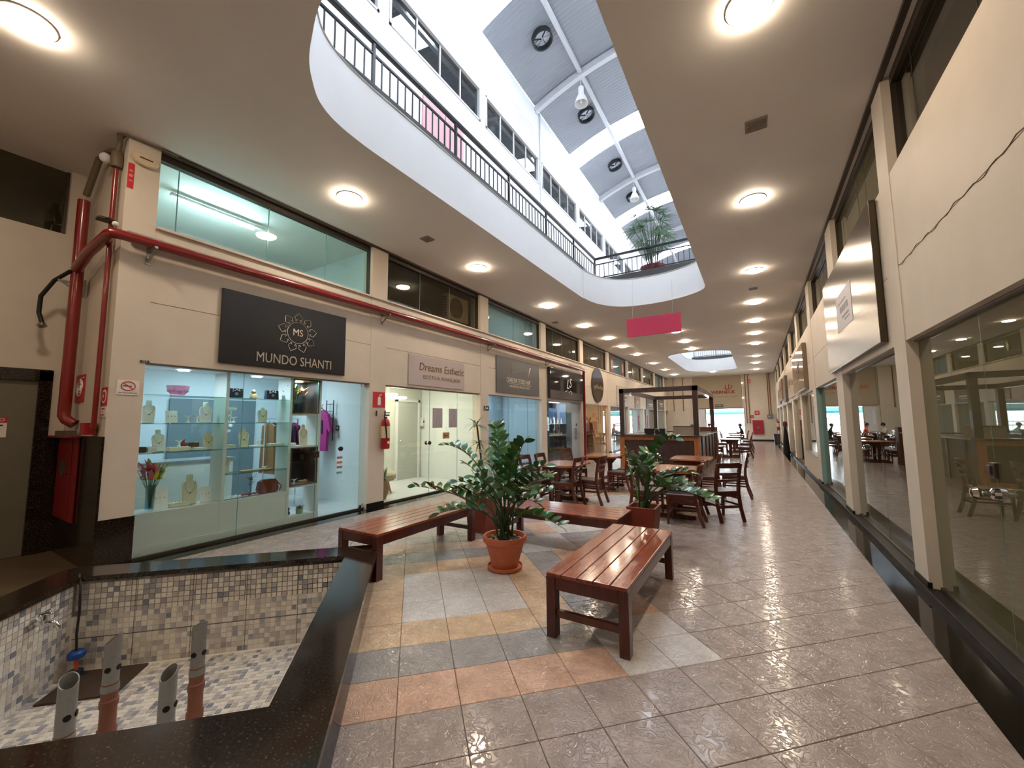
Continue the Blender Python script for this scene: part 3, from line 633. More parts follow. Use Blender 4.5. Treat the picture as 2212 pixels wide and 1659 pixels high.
# ================================================================ BENCHES
def make_bench(label,loc,rz):
    t=thing('wooden_bench',label,'bench',loc,(0,0,rz),'slatted wooden benches'); L_,W2,H_=1.62,.60,.45
    n=5; sw=W2/n
    for i in range(n):
        MB().box(-W2/2+i*sw+.003,-W2/2+(i+1)*sw-.003,-L_/2,L_/2,H_-.026,H_).obj('slat',bench,t,bevel=.004)
    for s in (-1,1):
        MB().box(s*(W2/2-.016)-.012,s*(W2/2-.016)+.012,-L_/2+.082,L_/2-.082,H_-.115,H_-.026).obj('side_rail',benchd,t,bevel=.003)
        MB().box(-W2/2+.072,W2/2-.072,s*(L_/2-.016)-.012,s*(L_/2-.016)+.012,H_-.115,H_-.026).obj('end_rail',benchd,t,bevel=.003)
        MB().box(-W2/2+.04,W2/2-.04,s*(L_/2-.04)-.018,s*(L_/2-.04)+.018,.14,.19).obj('stretcher',benchd,t,bevel=.003)
        for q in (-1,1):
            x,y=q*(W2/2-.035),s*(L_/2-.04); MB().box(x-.035,x+.035,y-.04,y+.04,0,H_-.026).obj('leg',benchd,t,bevel=.004)
    return t
b1=make_bench('slatted varnished wooden bench standing alone on the right',(-1.085,3.56,0),0)
dup(b1,(-3.555,3.61,0),0,'slatted varnished wooden bench touching the fountain corner on the left')
dup(b1,(-2.2,4.84,0),PI/2,'slatted varnished wooden bench crosswise behind the big round pot')
# ================================================================ PLANTS
leafm=M('zz_leaf','356431',.25,noise=.15,nscale=20,rnd=.35,coat=.3); leafn=M('young_leaf','4c8a26',.3,rnd=.2); stemm=M('zz_stem','24401c',.4,noise=.2,nscale=30)
def leafmesh(L,W,mat,name='leaf',cup=.12,droop=.15):
    b=MB(); n=6; rows=[]
    for i in range(n+1):
        t=i/n; w=W*.5*math.sin(PI*min(1,t*.93+.07))**.8*(1 if t<.999 else .02); z=-droop*L*t*t
        rows.append([(-w,L*t,z+cup*w),(0,L*t,z),(w,L*t,z+cup*w)])
    b.v=[p for r in rows for p in r]; b.f=[(3*i+j,3*i+j+1,3*i+4+j,3*i+3+j) for i in range(n) for j in (0,1)]; b.m=[0]*len(b.f)
    return b.mesh(name,mat,True)
LM=leafmesh(.14,.068,leafm); LMb=leafmesh(.165,.08,leafm); LMn=leafmesh(.085,.022,leafn)
def orient(d,upv):
    d=d.normalized(); x=d.cross(upv).normalized(); z=x.cross(d)
    return Matrix(((x.x,d.x,z.x),(x.y,d.y,z.y),(x.z,d.z,z.z))).to_4x4()
def zz_stem(t,base,tip,sag,nl,lm,r0,rng,first=.35,bulge=None):
    """arching stem with paired leaflets; tip in local space"""
    base=Vector(base); tip=Vector(tip); mid=(base+tip)/2; mid.z=max(base.z,tip.z)*.5+.5*(base.z+tip.z)*.5+sag
    if bulge: mid=Vector(bulge)
    N=12; pts=[]
    for i in range(N+1):
        s=i/N; pts.append(base*(1-s)**2+mid*2*s*(1-s)+tip*s*s)
    so=MB().tube(pts,[r0*(1-.75*i/N) for i in range(N+1)],6).obj('stem',stemm,t,smooth=True)
    for i in range(nl):
        s=first+(1-first)*(i+.6)/nl; p=base*(1-s)**2+mid*2*s*(1-s)+tip*s*s; d=((mid-base)*(1-s)+(tip-mid)*s).normalized()
        side=d.cross(Vector((0,0,1)))
        if side.length<.1: side=Vector((math.cos(i),math.sin(i),0))
        side.normalize(); upn=side.cross(d)
        sd=1 if i%2 else -1
        dirv=(side*sd*.75+d*.5+upn*rng.uniform(.3,.8)).normalized(); 
        if i==nl-1: dirv=d
        m=orient(dirv,upn*.6-side*sd*rng.uniform(.2,.8)); sc=rng.uniform(.8,1.15)*(1-.25*max(0,s-.75)/.25)
        o=link('leaf',lm,so); o.matrix_local=Matrix.Translation(p)@m@Matrix.Scale(sc,4)
rg=random.Random(11)
PT=thing('zz_plant','big leafy dark green plant spreading from the round terracotta pot','plant',(-2.37,3.75,.30))
def tcam(px,py,Y):      # point on the vertical plane Y seen at a photo pixel (used only to lay out stems)
    d=fw+r2*((px-1106)/870.635)-u2*((py-829.5)/870.635); k=Y/d.y; return Vector((d.x*k,Y,1.55+d.z*k))-Vector(PT.location)
stems=[(893,1050,3.55,.04,18),(960,960,3.6,.02,16),(1070,915,3.85,0,20),(1135,955,3.8,0,14),(1215,1140,3.5,.12,18),(945,1110,3.3,.1,15),(1190,1035,3.4,.1,14),(1000,1000,3.9,.06,12),(1110,990,3.55,.06,13),(1180,1005,3.9,.08,13),(1040,975,4.0,.03,12),(985,1040,3.3,.08,12),(1150,1060,3.25,.1,13),(1020,1030,3.35,.05,10),(1090,1040,3.3,.05,11),(1130,1010,4.1,.05,10),(1060,1010,3.45,.03,10),(1165,1090,3.6,.1,10),(960,1060,3.8,.08,11),(1095,960,4.1,.02,10),(1200,1060,3.95,.08,10),(1010,1060,4.0,.05,9)]
for i,(px,py,Y,sg,nl) in enumerate(stems):
    a=i*2.399; r=.03+.07*(i%4)/4; base=(r*math.cos(a),r*math.sin(a),.02); tp_=tcam(px,py,Y)
    k=.45; bz=Vector((base[0]+(tp_.x-base[0])*.28,base[1]+(tp_.y-base[1])*.28,max(tp_.z*.95,.30)+ (.16 if tp_.z<.45 else .02)))
    zz_stem(PT,base,tp_,sg,nl,LM if i%3 else LMb,.011,rg,.38,bz)
POT=thing('round_pot','large round terracotta pot with rolled rim and saucer','pot',(-2.37,3.75,0))
MB().lathe([(.135,.03),(.205,.27),(.213,.275),(.232,.29),(.236,.33),(.228,.348),(.208,.345),(.2,.31),(.19,.27)],n=40,cap=False).obj('body',terra,POT,smooth=True)
MB().lathe([(.0,.0),(.165,.0),(.182,.012),(.186,.04),(.178,.044),(.17,.025),(.0,.022)],n=40,cap=False).obj('saucer',terra,POT,smooth=True)
MB().lathe([(.0,.302),(.205,.302)],n=24,cap=False).obj('soil',soil,POT)
for i in range(26):
    a=rg.uniform(0,6.28); r=rg.uniform(.09,.18); q=rg.uniform(.012,.03); MB().ball((r*math.cos(a),r*math.sin(a),.305+q*.3),q,q*rg.uniform(.7,1.2),q*.7,n=8,k=5).obj('pebble',pebble,POT,smooth=True)
def sqpot(label,loc,rz,h=.44,w=.36,wb=.27):
    t=thing('square_planter',label,'planter',loc,(0,0,rz)); a,c=w/2,wb/2; i_=a-.025
    b=MB(); b.add([(-c,-c,0),(c,-c,0),(c,c,0),(-c,c,0),(-a,-a,h),(a,-a,h),(a,a,h),(-a,a,h),(-i_,-i_,h),(i_,-i_,h),(i_,i_,h),(-i_,i_,h),(-i_*.95,-i_*.95,h-.06),(i_*.95,-i_*.95,h-.06),(i_*.95,i_*.95,h-.06),(-i_*.95,i_*.95,h-.06)],
      [(0,3,2,1)]+[(k+q,k+(q+1)%4,k+4+(q+1)%4,k+4+q) for k in (0,4,8) for q in range(4)]); b.obj('body',terrad,t,bevel=.006)
    MB().box(-i_*.96,i_*.96,-i_*.96,i_*.96,h-.07,h-.055).obj('soil',soil,t); return t
sqpot('square tapered red-brown planter between two benches on the right',(-1.31,5.42,0),0,.46)
Q=thing('zz_plant','smaller dark green plant growing from the square planter','plant',(-1.31,5.42,.40)); PT=Q
for i,(px,py,Y,nl) in enumerate(((1462,948,5.2,15),(1352,965,5.5,0),(1490,1050,5.0,14),(1545,1085,5.1,16),(1380,990,5.2,10),(1405,1010,5.0,10),(1430,990,5.7,10),(1495,1020,5.7,13),(1365,1020,5.3,8),(1440,1035,5.0,9),(1410,975,5.8,9))):
    a=i*2.399; r=.03+.06*(i%3)/3; base=(r*math.cos(a),r*math.sin(a),0); tp_=tcam(px,py,Y)
    if nl: zz_stem(Q,base,tp_,0,nl,LMb,.013,rg,.45,Vector((base[0]+(tp_.x-base[0])*.25,base[1]+(tp_.y-base[1])*.25,max(tp_.z*.98,.38)+.08)))
    else:
        p1=tp_; so=MB().tube([base,Vector(base).lerp(p1,.5),p1],[.012,.008,.004],6).obj('stem',leafn,Q,smooth=True)
        for k in range(22):
            s=.3+.7*k/21; p=Vector(base).lerp(p1,s); an=k*2.0; d=Vector((math.cos(an),math.sin(an),.9)); o=link('leaf',LMn,so); o.matrix_local=Matrix.Translation(p)@orient(d,Vector((0,0,1)).cross(d).cross(d)*-1)@Matrix.Scale(.9,4)
sqpot('tall red-brown planter behind the left bench',(-3.45,4.86,0),0,.5,.36,.3)
dr=thing('dracaena_plant','slim tufted dracaena standing in the planter behind the left bench','plant',(-3.45,4.86,.45))
MB().tube([(0,0,0),(-.02,.01,.5),(-.1,.0,1.05)],[.02,.016,.012],8).obj('trunk',M('dracaena_bark','4a4030',.8),dr,smooth=True)
bl=leafmesh(.24,.022,M('dracaena_leaf','3c6a3c',.35,rnd=.3),cup=.2,droop=.5)
for zt,n,sc in ((1.05,22,.9),(.78,20,1.0),(.48,16,.9),(.25,12,.8)):
    for k in range(n):
        an=k*2.4; el=rg.uniform(-.1,1.1); d=Vector((math.cos(an)*math.cos(el),math.sin(an)*math.cos(el),math.sin(el))); s_=zt/1.05
        o=link('leaf',bl,dr); o.matrix_local=Matrix.Translation((-.1*s_**1.5,0,zt))@orient(d,Vector((0,0,1)))@Matrix.Scale(sc*rg.uniform(.8,1.1),4)
# potted palm on the gallery
PP=thing('red_bowl_planter','wide red planter on the gallery behind the railing','planter',(-2.5,12.65,ZF))
MB().lathe([(.2,0),(.28,.3),(.36,.52),(.38,.56),(.35,.57),(.3,.5)],n=28,cap=False).obj('body',M('red_planter','8a3038',.5),PP,smooth=True); MB().lathe([(0,.5),(.33,.5)],n=20,cap=False).obj('soil',soil,PP)
pm=thing('gallery_palm','tall bushy fan palm on the gallery','plant',(-2.5,12.65,ZF+.5)); fan=leafmesh(.38,.045,M('palm_leaf','3f6b45',.4,rnd=.3),cup=.1,droop=.35)
nfan=0
for k in range(33):
    a=k*2.399; r=.05+.22*math.sqrt(k/26); h_=rg.uniform(.75,1.75); lean=rg.uniform(.05,.35); tp_=Vector(((r+lean)*math.cos(a),(r+lean)*math.sin(a),h_))
    so=MB().tube([(r*.5*math.cos(a),r*.5*math.sin(a),0),(r*math.cos(a),r*math.sin(a),h_*.6),tp_],[.012,.01,.006],6).obj('stem',M('palm_stem','3a4a30',.6),pm,smooth=True)
    fr=MB()
    for q in range(9):
        e=-1.25+2.5*q/8; d=Vector((math.cos(a+e),math.sin(a+e),rg.uniform(-.1,.45))); o=link('leaf',fan,so); o.matrix_local=Matrix.Translation(tp_)@orient(d,Vector((0,0,1)))@Matrix.Scale(rg.uniform(.8,1.1),4)
# ================================================================ TABLES AND CHAIRS
def make_table(label,loc,rz=0,w=.76,l=1.0,simple=False):
    t=thing('dining_table',label,'table',loc,(0,0,rz),'chamfered wooden dining tables'); c=.12; h=.75
    pl=[(-w/2+c,-l/2),(w/2-c,-l/2),(w/2,-l/2+c),(w/2,l/2-c),(w/2-c,l/2),(-w/2+c,l/2),(-w/2,l/2-c),(-w/2,-l/2+c)]
    MB().prism(pl,h-.035,h).obj('table_top',tblw,t,bevel=.004)
    for s in (-1,1):
        y=s*.33; MB().box(-.045,.045,y-.035,y+.035,.06,h-.1).obj('column',chw,t,bevel=.003)
        MB().box(-w/2+.08,w/2-.08,y-.03,y+.03,h-.1,h-.035).obj('bearer',chw,t)
        for q in (-1,1): MB().prism([(q*.04,h-.1),(q*.17,h-.1),(q*.04,h-.24)],y-.02,y+.02,tf=lambda a,b_,c_:(a,c_,b_)).obj('bracket',chw,t)
        b=MB(); n=6; pf=[(-.3,0),(.3,0)]+[(.3+.035*math.sin(PI*i/n),.035-.035*math.cos(PI*i/n)) for i in range(1,n)]+[(.3,.07),(-.3,.07)]+[(-.3-.035*math.sin(PI*i/n),.035+.035*math.cos(PI*i/n)) for i in range(1,n)]
        b.prism(pf,y-.035,y+.035,tf=lambda a,b_,c_:(a,c_,b_)); b.obj('foot',chw,t)
    MB().box(-.02,.02,-.33,.33,.2,.27).obj('stretcher',chw,t)
    return t
def make_chair(label,loc,rz):
    t=thing('dining_chair',label,'chair',loc,(0,0,rz),'ladder-back dining chairs'); sh=.45
    MB().prism([(-.21,.21),(-.2,-.19),(.2,-.19),(.21,.21)],sh-.03,sh).obj('seat',M('brown_vinyl_seat','4a3a33',.3),t,bevel=.012)
    MB().box(-.2,.2,.165,.19,sh-.085,sh-.03).box(-.195,.195,-.195,-.17,sh-.085,sh-.03).box(-.2,-.178,-.18,.18,sh-.085,sh-.03).box(.178,.2,-.18,.18,sh-.085,sh-.03).obj('apron',chw,t)
    for s in (-1,1):
        MB().bar((s*.19,.18,sh-.03),(s*.19,.19,0),.042,.042,upv=(0,1,0),w1=.032,h1=.032).obj('leg',chw,t)
        pts=[(s*.19,-.30,0),(s*.19,-.235,.2),(s*.19,-.2,.42),(s*.19,-.205,.55),(s*.19,-.235,.72),(s*.19,-.275,.88)]
        b=MB()
        for a,c in zip(pts,pts[1:]): b.bar(a,c,.034,.044,upv=(0,1,0))
        b.obj('leg',chw,t)
        MB().bar((s*.19,.18,.24),(s*.19,-.225,.24),.02,.03).obj('stretcher',chw,t); MB().bar((s*.19,.18,.34),(s*.19,-.21,.34),.02,.03).obj('stretcher',chw,t)
    def arc(z0,z1,y,dep,n=8,th=.02):
        b=MB(); 
        for i in range(n):
            x0=-.19+.38*i/n; x1=-.19+.38*(i+1)/n; f=lambda x:y-dep*(1-(x/.19)**2)
            b.add([(x0,f(x0)-th/2,z0),(x1,f(x1)-th/2,z0),(x1,f(x1)+th/2,z0),(x0,f(x0)+th/2,z0),(x0,f(x0)-th/2-.012,z1),(x1,f(x1)-th/2-.012,z1),(x1,f(x1)+th/2-.012,z1),(x0,f(x0)+th/2-.012,z1)],[(0,3,2,1),(4,5,6,7),(0,1,5,4),(2,3,7,6),(3,0,4,7),(1,2,6,5)])
        return b
    arc(.81,.89,-.262,.03,th=.026).obj('top_rail',chw,t); arc(.70,.74,-.238,.028).obj('slat',chw,t); arc(.60,.64,-.22,.026).obj('slat',chw,t)
    MB().box(-.19,.19,.17,.19,.16,.19).obj('stretcher',chw,t); MB().box(-.19,.19,-.235,-.215,.2,.24).obj('stretcher',chw,t)
    return t
T0=make_table('chamfered wooden table nearest the fountain, on the left',(-3.2,7.22,0))
dup(T0,(-3.1,9.36,0),0,'chamfered wooden table on the left in front of the kiosk corner'); dup(T0,(-1.22,7.3,0),0,'chamfered wooden table behind the square planter'); dup(T0,(-1.24,9.48,0),0,'chamfered wooden table on the right in front of the kiosk')
F_=PI/2
C0=make_chair('ladder-back chair tucked at the right side of the near left table',(-3.08,7.0,0),F_)
for x,y,r,l in ((-2.80,7.47,F_,'ladder-back chair pulled out at the right of the near left table'),(-3.68,6.98,-F_,'ladder-back chair at the left near side of the near left table'),(-3.62,7.52,-F_,'ladder-back chair at the left far side of the near left table'),
 (-2.66,8.94,F_,'ladder-back chair at the right near side of the left kiosk table'),(-2.62,9.5,F_,'ladder-back chair at the right far side of the left kiosk table'),(-3.72,8.98,-F_-.25,'ladder-back chair turned at the left of the left kiosk table'),
 (-1.03,6.72,F_,'ladder-back chair right of the planter, back nearest the camera'),(-1.06,7.3,F_,'ladder-back chair tucked behind the one beside the planter'),(-1.58,6.86,-F_,'ladder-back chair behind the square planter, facing right'),(-1.55,7.5,-F_,'ladder-back chair behind the square planter, farther one'),
 (-.58,7.30,.69,'ladder-back chair standing at an angle with its back to the camera'),(-.46,9.46,F_,'ladder-back chair standing alone farthest right on the walkway'),(-.93,9.05,F_,'ladder-back chair at the right side of the right kiosk table'),(-1.75,9.3,-F_,'ladder-back chair at the left side of the right kiosk table')): dup(C0,(x,y,0),r,l)
FT=[(-1.0,19.3),(-1.0,22.3),(-1.0,25.3),(-1.25,28.6),(-3.3,20.2),(-3.3,23.4),(-3.3,26.6),(-3.2,30.6)]
fo=['first','second','third','fourth']
for k,(x,y) in enumerate(FT):
    rn=('right' if k<4 else 'left'); q=fo[k%4]
    dup(T0,(x,y,0),0,'dark backlit dining table beyond the kiosk, %s of the %s row'%(q,rn))
    for s,yy,w_ in ((1,-.26,'near right'),(1,.27,'far right'),(-1,-.26,'near left'),(-1,.27,'far left')):
        if (k>=4 and s==-1 and k!=7): continue
        dup(C0,(x+s*.5,y+yy,0),F_*s,'backlit chair, %s seat of the %s far table, %s row'%(w_,q,rn))
# ================================================================ KIOSK
KX0,KX1,KY0,KY1=-3.75,-1.45,12.85,18.0
K=thing('coffee_kiosk','wooden kiosk counter with four dark posts and an open beam frame','kiosk',(-2.6,15.4,0)); kb=lambda x0,x1,y0,y1,z0,z1:MB().box(x0+2.6,x1+2.6,y0-15.4,y1-15.4,z0,z1)
for nm,(x0,x1,y0,y1) in dict(a=(KX0-.1,KX1+.1,KY0-.12,KY0+.45),b=(KX0-.1,KX0+.45,KY0+.45,KY1),c=(KX1-.45,KX1+.1,KY0+.45,KY1),d=(KX0+.45,KX1-.45,KY1-.5,KY1)).items():
    kb(x0,x1,y0,y1,1.06,1.1).obj('countertop',M('dark_counter','3a302b',.2),K,bevel=.004)
kb(KX0,KX1,KY0,KY0+.04,.14,1.06).obj('front_panel',kiod,K)
for x in (KX0,KX1-.14): kb(x,x+.14,KY0-.06,KY0+.02,0,1.06).obj('pilaster',kiow,K,bevel=.004)
kb(KX0,KX1,KY0-.05,KY0+.02,.95,1.06).obj('front_rail',kiow,K); kb(KX0,KX1,KY0-.05,KY0+.02,.06,.16).obj('front_rail',kiow,K)
for x in (-3.0,-2.2): kb(x-.02,x+.02,KY0-.015,KY0,.16,.95).obj('panel_batten',kiod,K)
kb(KX1-.04,KX1,KY0+.04,KY1,.06,1.06).obj('side_panel',M('kiosk_side','6a4a3a',.4),K); kb(KX0,KX0+.04,KY0+.04,KY1,.06,1.06).obj('side_panel',kiod,K)
for i in range(5): y=KY0+.5+i*1.05; kb(KX1,KX1+.03,y-.05,y+.05,.06,1.06).obj('panel_batten',kiod,K)
for x in (KX0+.07,KX1-.07):
    for y in (KY0+.07,KY1-.07): kb(x-.07,x+.07,y-.07,y+.07,1.1,2.5).obj('post',kiod,K)
kb(KX0,KX1,KY0,KY0+.14,2.42,2.56).obj('beam',kiod,K); kb(KX0,KX1,KY1-.14,KY1,2.42,2.56).obj('beam',kiod,K); kb(KX0,KX0+.14,KY0,KY1,2.42,2.56).obj('beam',kiod,K); kb(KX1-.14,KX1,KY0,KY1,2.42,2.56).obj('beam',kiod,K)
t=thing('kiosk_sink_tap','curved chrome tap on the kiosk counter','tap',(-2.75,13.15,1.1)); MB().tube([(0,0,0),(0,0,.12),(.03,0,.17),(.09,0,.18),(.13,0,.15),(.14,0,.1)],.012,8).obj('spout',chrome,t,smooth=True); MB().lathe([(.03,0),(.03,.02),(.015,.03)],n=12).obj('base',chrome,t,smooth=True)
def cabinet(name,label,cat,x0,x1,y0,y1,z0,z1,m,top=None):
    t=thing(name,label,cat,((x0+x1)/2,(y0+y1)/2,z0)); a,c=(x1-x0)/2,(y1-y0)/2; MB().box(-a,a,-c,c,0,z1-z0-.02).obj('body',m,t,bevel=.005); MB().box(-a-.01,a+.01,-c-.01,c+.01,z1-z0-.02,z1-z0).obj('lid',top or m,t); return t
cabinet('counter_cabinet','beige cabinet standing on the kiosk counter','cabinet',-2.35,-1.75,14.0,14.4,.6,1.36,M('beige_laminate','a09079',.5),M('dark_lid','2c2522',.4))
cabinet('espresso_machine','low dark espresso machine left on the kiosk counter','appliance',-3.2,-2.55,13.7,14.0,.7,1.28,M('dark_appliance','2b2522',.35,.3))
cabinet('counter_tray','pale tray on the kiosk counter','tray',-3.55,-3.05,12.9,13.2,1.1,1.14,M('pale_tray','c9c6bd',.5))
cabinet('kiosk_shelf','long dark shelf unit behind the kiosk counter','shelf',-2.2,-1.4,18.25,18.6,0,1.26,M('kiosk_side','6a4a3a',.4))
# ================================================================ HANGING SIGN
t=thing('hanging_sign','blank crimson rectangular sign hanging on two thin wires','sign',(-2.36,11.62,4.22)); MB().box(-.74,.74,-.012,.012,-.27,.27).obj('board',M('crimson_board','b01f45',.55),t,bevel=.003)
for x in (-.56,.53): MB().tube([(x,0,.27),(x,.12,1.44)],.003,5).obj('wire',M('wire_grey','b9b4ae',.5),t)
# ================================================================ PEOPLE
skinm=M('skin','a9795c',.5)
def person(label,loc,rz,pose,top,bottom,hair,long=False,shoe=None):
    """one continuous skinned figure; local +Y is forward"""
    V=[];E=[];R_=[];Mi=[]          # verts, edges, radii, material per edge
    def v(p,r,par=None,m=0):
        V.append(Vector(p)); R_.append(r)
        if par is not None: E.append((par,len(V)-1)); Mi.append(m)
        return len(V)-1
    hz=.50 if pose=='sit' else .86
    pel=v((0,0,hz),.135); wa=v((0,.01,hz+.17),.125,pel,0); ch_=v((0,.02 if pose!='sit' else .05,hz+.36),.14,wa,0); nk=v((0,.03 if pose!='sit' else .09,hz+.52),.055,ch_,0)
    hb=v((0,.05 if pose!='sit' else .12,hz+.60),.07,nk,2); hd=v((0,.06 if pose!='sit' else .14,hz+.69),.085,hb,2); ht=v((0,.05 if pose!='sit' else .13,hz+.76),.065,hd,2)
    for s in (-1,1):
        sh=v((s*.17,V[ch_].y,hz+.45),.062,ch_,0)
        if pose=='sit': el=v((s*.23,.13,hz+.24),.045,sh,0); wr=v((s*.12,.36,hz+.30),.03,el,2); dv=Vector((-s*.25,.9,.05)).normalized()
        else: el=v((s*.22,-.01,hz+.2),.045,sh,0); wr=v((s*.22,.06,hz-.02),.03,el,2); dv=Vector((0,.25,-1)).normalized()
        pa=v(V[wr]+dv*.07,.032,wr,2); sd=dv.cross(Vector((0,0,1)) if pose=='sit' else Vector((0,1,0))).normalized()
        for k,(o_,ln) in enumerate(((-.028,.07),(-.01,.08),(.01,.075),(.027,.06))):
            b_=v(V[pa]+sd*o_+dv*.03,.009,pa,2); v(V[b_]+dv*ln*.55+Vector((0,0,-.01)),.008,b_,2); v(V[-1]+dv*ln*.4+Vector((0,0,-.02)),.007,len(V)-1,2)
        tb=v(V[wr]+dv*.035+sd*.04,.01,wr,2); v(V[tb]+dv*.04+sd*.01,.008,tb,2)
        hp=v((s*.1,0,hz-.03),.1,pel,1)
        if pose=='sit': kn=v((s*.12,.42,hz-.02),.07,hp,1); an=v((s*.12,.40,.09),.042,kn,1); to=v((s*.13,.55,.035),.035,an,3)
        else: kn=v((s*.11,.02,hz*.52),.068,hp,1); an=v((s*.11,0,.09),.042,kn,1); to=v((s*.12,.15,.035),.035,an,3)
    me=bpy.data.meshes.new('body'); me.from_pydata([tuple(p) for p in V],E,[]); o=bpy.data.objects.new('body',me); COL.objects.link(o)
    sk=o.modifiers.new('skin','SKIN'); sk.use_smooth_shade=True
    for i,d in enumerate(me.skin_vertices[0].data): d.radius=(R_[i],R_[i]); d.use_root=(i==0)
    sb=o.modifiers.new('sub','SUBSURF'); sb.levels=1; sb.render_levels=1
    bpy.context.view_layer.update(); m2=bpy.data.meshes.new_from_object(o.evaluated_get(bpy.context.evaluated_depsgraph_get())); bpy.data.objects.remove(o)
    m2.materials.clear()
    for m in (top,bottom,skinm,shoe or blackp): m2.materials.append(m)
    for p in m2.polygons:
        c=p.center; best=9e9; bi=0
        for (a,b_),m in zip(E,Mi):
            A,B=V[a],V[b_]; d=B-A; t_=max(0,min(1,(c-A).dot(d)/d.length_squared)); q=(c-(A+d*t_)).length-R_[a]*.5
            if q<best: best=q; bi=m
        p.material_index=bi
    t=thing('person',label,'person',loc,(0,0,rz)); link('body',m2,t)
    hc=V[hd]; b=MB().ball(tuple(hc+Vector((0,-.022,.03))),.098,.105,.105,n=14)
    if long: b.ball(tuple(hc+Vector((0,-.07,-.12))),.09,.05,.17,n=12)
    b.obj('hair',hair,t,smooth=True)
    f=MB().ball(tuple(hc+Vector((0,.088,-.012))),.013,.02,.022,n=8,k=5)
    for s in (-1,1): f.ball(tuple(hc+Vector((s*.086,-.0,-.01))),.014,.02,.03,n=8,k=5)
    f.obj('nose_and_ears',skinm,t,smooth=True)
    e=MB()
    for s in (-1,1): e.ball(tuple(hc+Vector((s*.033,.078,.012))),.011,.008,.008,n=8,k=5)
    e.ball(tuple(hc+Vector((0,.078,-.05))),.025,.008,.006,n=8,k=5); e.obj('eyes_and_mouth',M('dark_brown_eye','2a1712',.4),t,smooth=True)
    return t
navy=M('navy_shirt','161c30',.8); jeans=M('dark_trousers','1c1f28',.8); hairk=M('black_hair','120e0c',.6); hairb=M('brown_hair','3a2417',.6); orange=M('orange_top','d8552f',.7); pale=M('pale_shirt','c9c2b4',.8); beigep=M('beige_blouse','b09f84',.8)
person('person in a navy shirt seated at a far table, arms forward, by the end wall',(-.78,28.34,0),F_,'sit',navy,jeans,hairk)
person('person in an orange top seated at a table near the street doorway',(-2.72,30.87,0),F_,'sit',orange,jeans,hairb)
person('person in a pale shirt seated beside the orange top near the doorway',(-3.68,30.87,0),-F_,'sit',pale,jeans,hairk)
person('person with dark hair seated beyond the kiosk counter',(-2.82,23.14,0),F_,'sit',M('charcoal_top','23252a',.8),jeans,hairk)
person('person with long hair and beige blouse standing inside a left shop',(-6.5,24.45,.03),-F_*.6,'stand',beigep,jeans,hairb,True)
# ================================================================ SHOPFRONT GLAZING, LEFT
cool=lambda s,n:M(n,'f4fbff',.5,emit=s,ecol='d6ecff')
spot=cool(120,'cool_spot_emitter'); panel=cool(9,'cool_panel_emitter'); panw=M('neutral_panel_emitter','fff8ee',.5,emit=9,ecol='fff0dc'); tube_e=cool(55,'tube_emitter')
def spotlight(label,loc,m=None,r=.06): 
    t=thing('shop_spotlight',label,'spotlight',loc); MB().lathe([(r,0),(r,-.008)],n=20).obj('lens',m or spot,t); MB().lathe([(r,0),(r,-.01),(r+.02,-.006),(r+.02,0)],n=20,cap=False).obj('ring',whitep,t,smooth=True)
def shoppanel(label,loc,m=None,w=.6,l=1.2):
    t=thing('shop_panel_light',label,'ceiling light',loc); MB().box(-w/2,w/2,-l/2,l/2,-.02,-.005).obj('diffuser',m or panel,t); MB().box(-w/2-.02,w/2+.02,-l/2-.02,-l/2,-.025,0).box(-w/2-.02,w/2+.02,l/2,l/2+.02,-.025,0).box(-w/2-.02,-w/2,-l/2,l/2,-.025,0).box(w/2,w/2+.02,-l/2,l/2,-.025,0).obj('frame',whitep,t)
def front(num,label,ys,glass=glassm,x=XL-.1,z0=.02,z1=GT,frame=True,side=1):
    wn=sempty('window_%d'%num,label)
    for a,c in zip(ys,ys[1:]):
        MB().box(x-.005,x+.005,a+.003,c-.003,z0,z1).obj('pane',glass,wn)
    for y in ys[1:-1]: MB().box(x-.0045,x+.0045,y-.0025,y+.0025,z0,z1).obj('pane_edge',edgem,wn)
    if frame:
        MB().box(x-.03,x+.03,ys[0],ys[-1],z1-.02,z1+.012).obj('head_rail',alum,wn); MB().box(x-.02,x+.02,ys[0],ys[-1],.0,z0+.012).obj('floor_rail',darkal,wn)
    return wn
nw=nwin[0]+1
w1=front(nw,'clear glass front of the jewellery and clothing shop',[1.785,2.88,4.01,4.955])
t=thing('patch_lock','black lock fitting on the jewellery shop glass joint','lock',(XL-.09,4.0,1.04)); MB().box(0,.02,-.05,.05,-.05,.05).obj('body',M('bronze_lock','3a322b',.4,.6),t,bevel=.004); MB().lathe([(.012,.02),(.012,.028)],ax='x',n=10).obj('cylinder',chrome,t)
t=thing('door_knob','black round knob with dangling coloured tags on the glass door','door knob',(XL-.095,4.42,1.11)); MB().lathe([(.015,0),(.012,.03),(.035,.035),(.042,.055),(.035,.075),(.01,.08)],ax='x',n=18).obj('knob',blackp,t,smooth=True); MB().tube([(.04,0,-.04),(.04,.005,-.2),(.04,.01,-.42)],.002,5).obj('cord',whitep,t)
for k,(z,cn) in enumerate(((-.15,'c05a52'),(-.23,'c5703f'),(-.31,'bb5348'),(-.40,'4f8f77'))): MB().box(.03,.045,-.05,.05,z-.018,z+.018).obj('tag',M('tag_'+cn,cn,.5),t,bevel=.004)
for z,l in ((2.24,'upper'),(.06,'lower')):
    t=thing('door_hinge','%s chrome patch hinge of the jewellery shop door'%l,'hinge',(XL-.1,4.9,z)); MB().box(-.02,.02,-.05,.05,-.03,.03).obj('clamp',chrome,t,bevel=.004); MB().lathe([(.014,-.04),(.014,.04)],(0,.04,0),n=10).obj('pivot',chrome,t)
def demote(t,par):
    t.parent=par
    for k in ('label','category','group'):
        if k in t.keys(): del t[k]
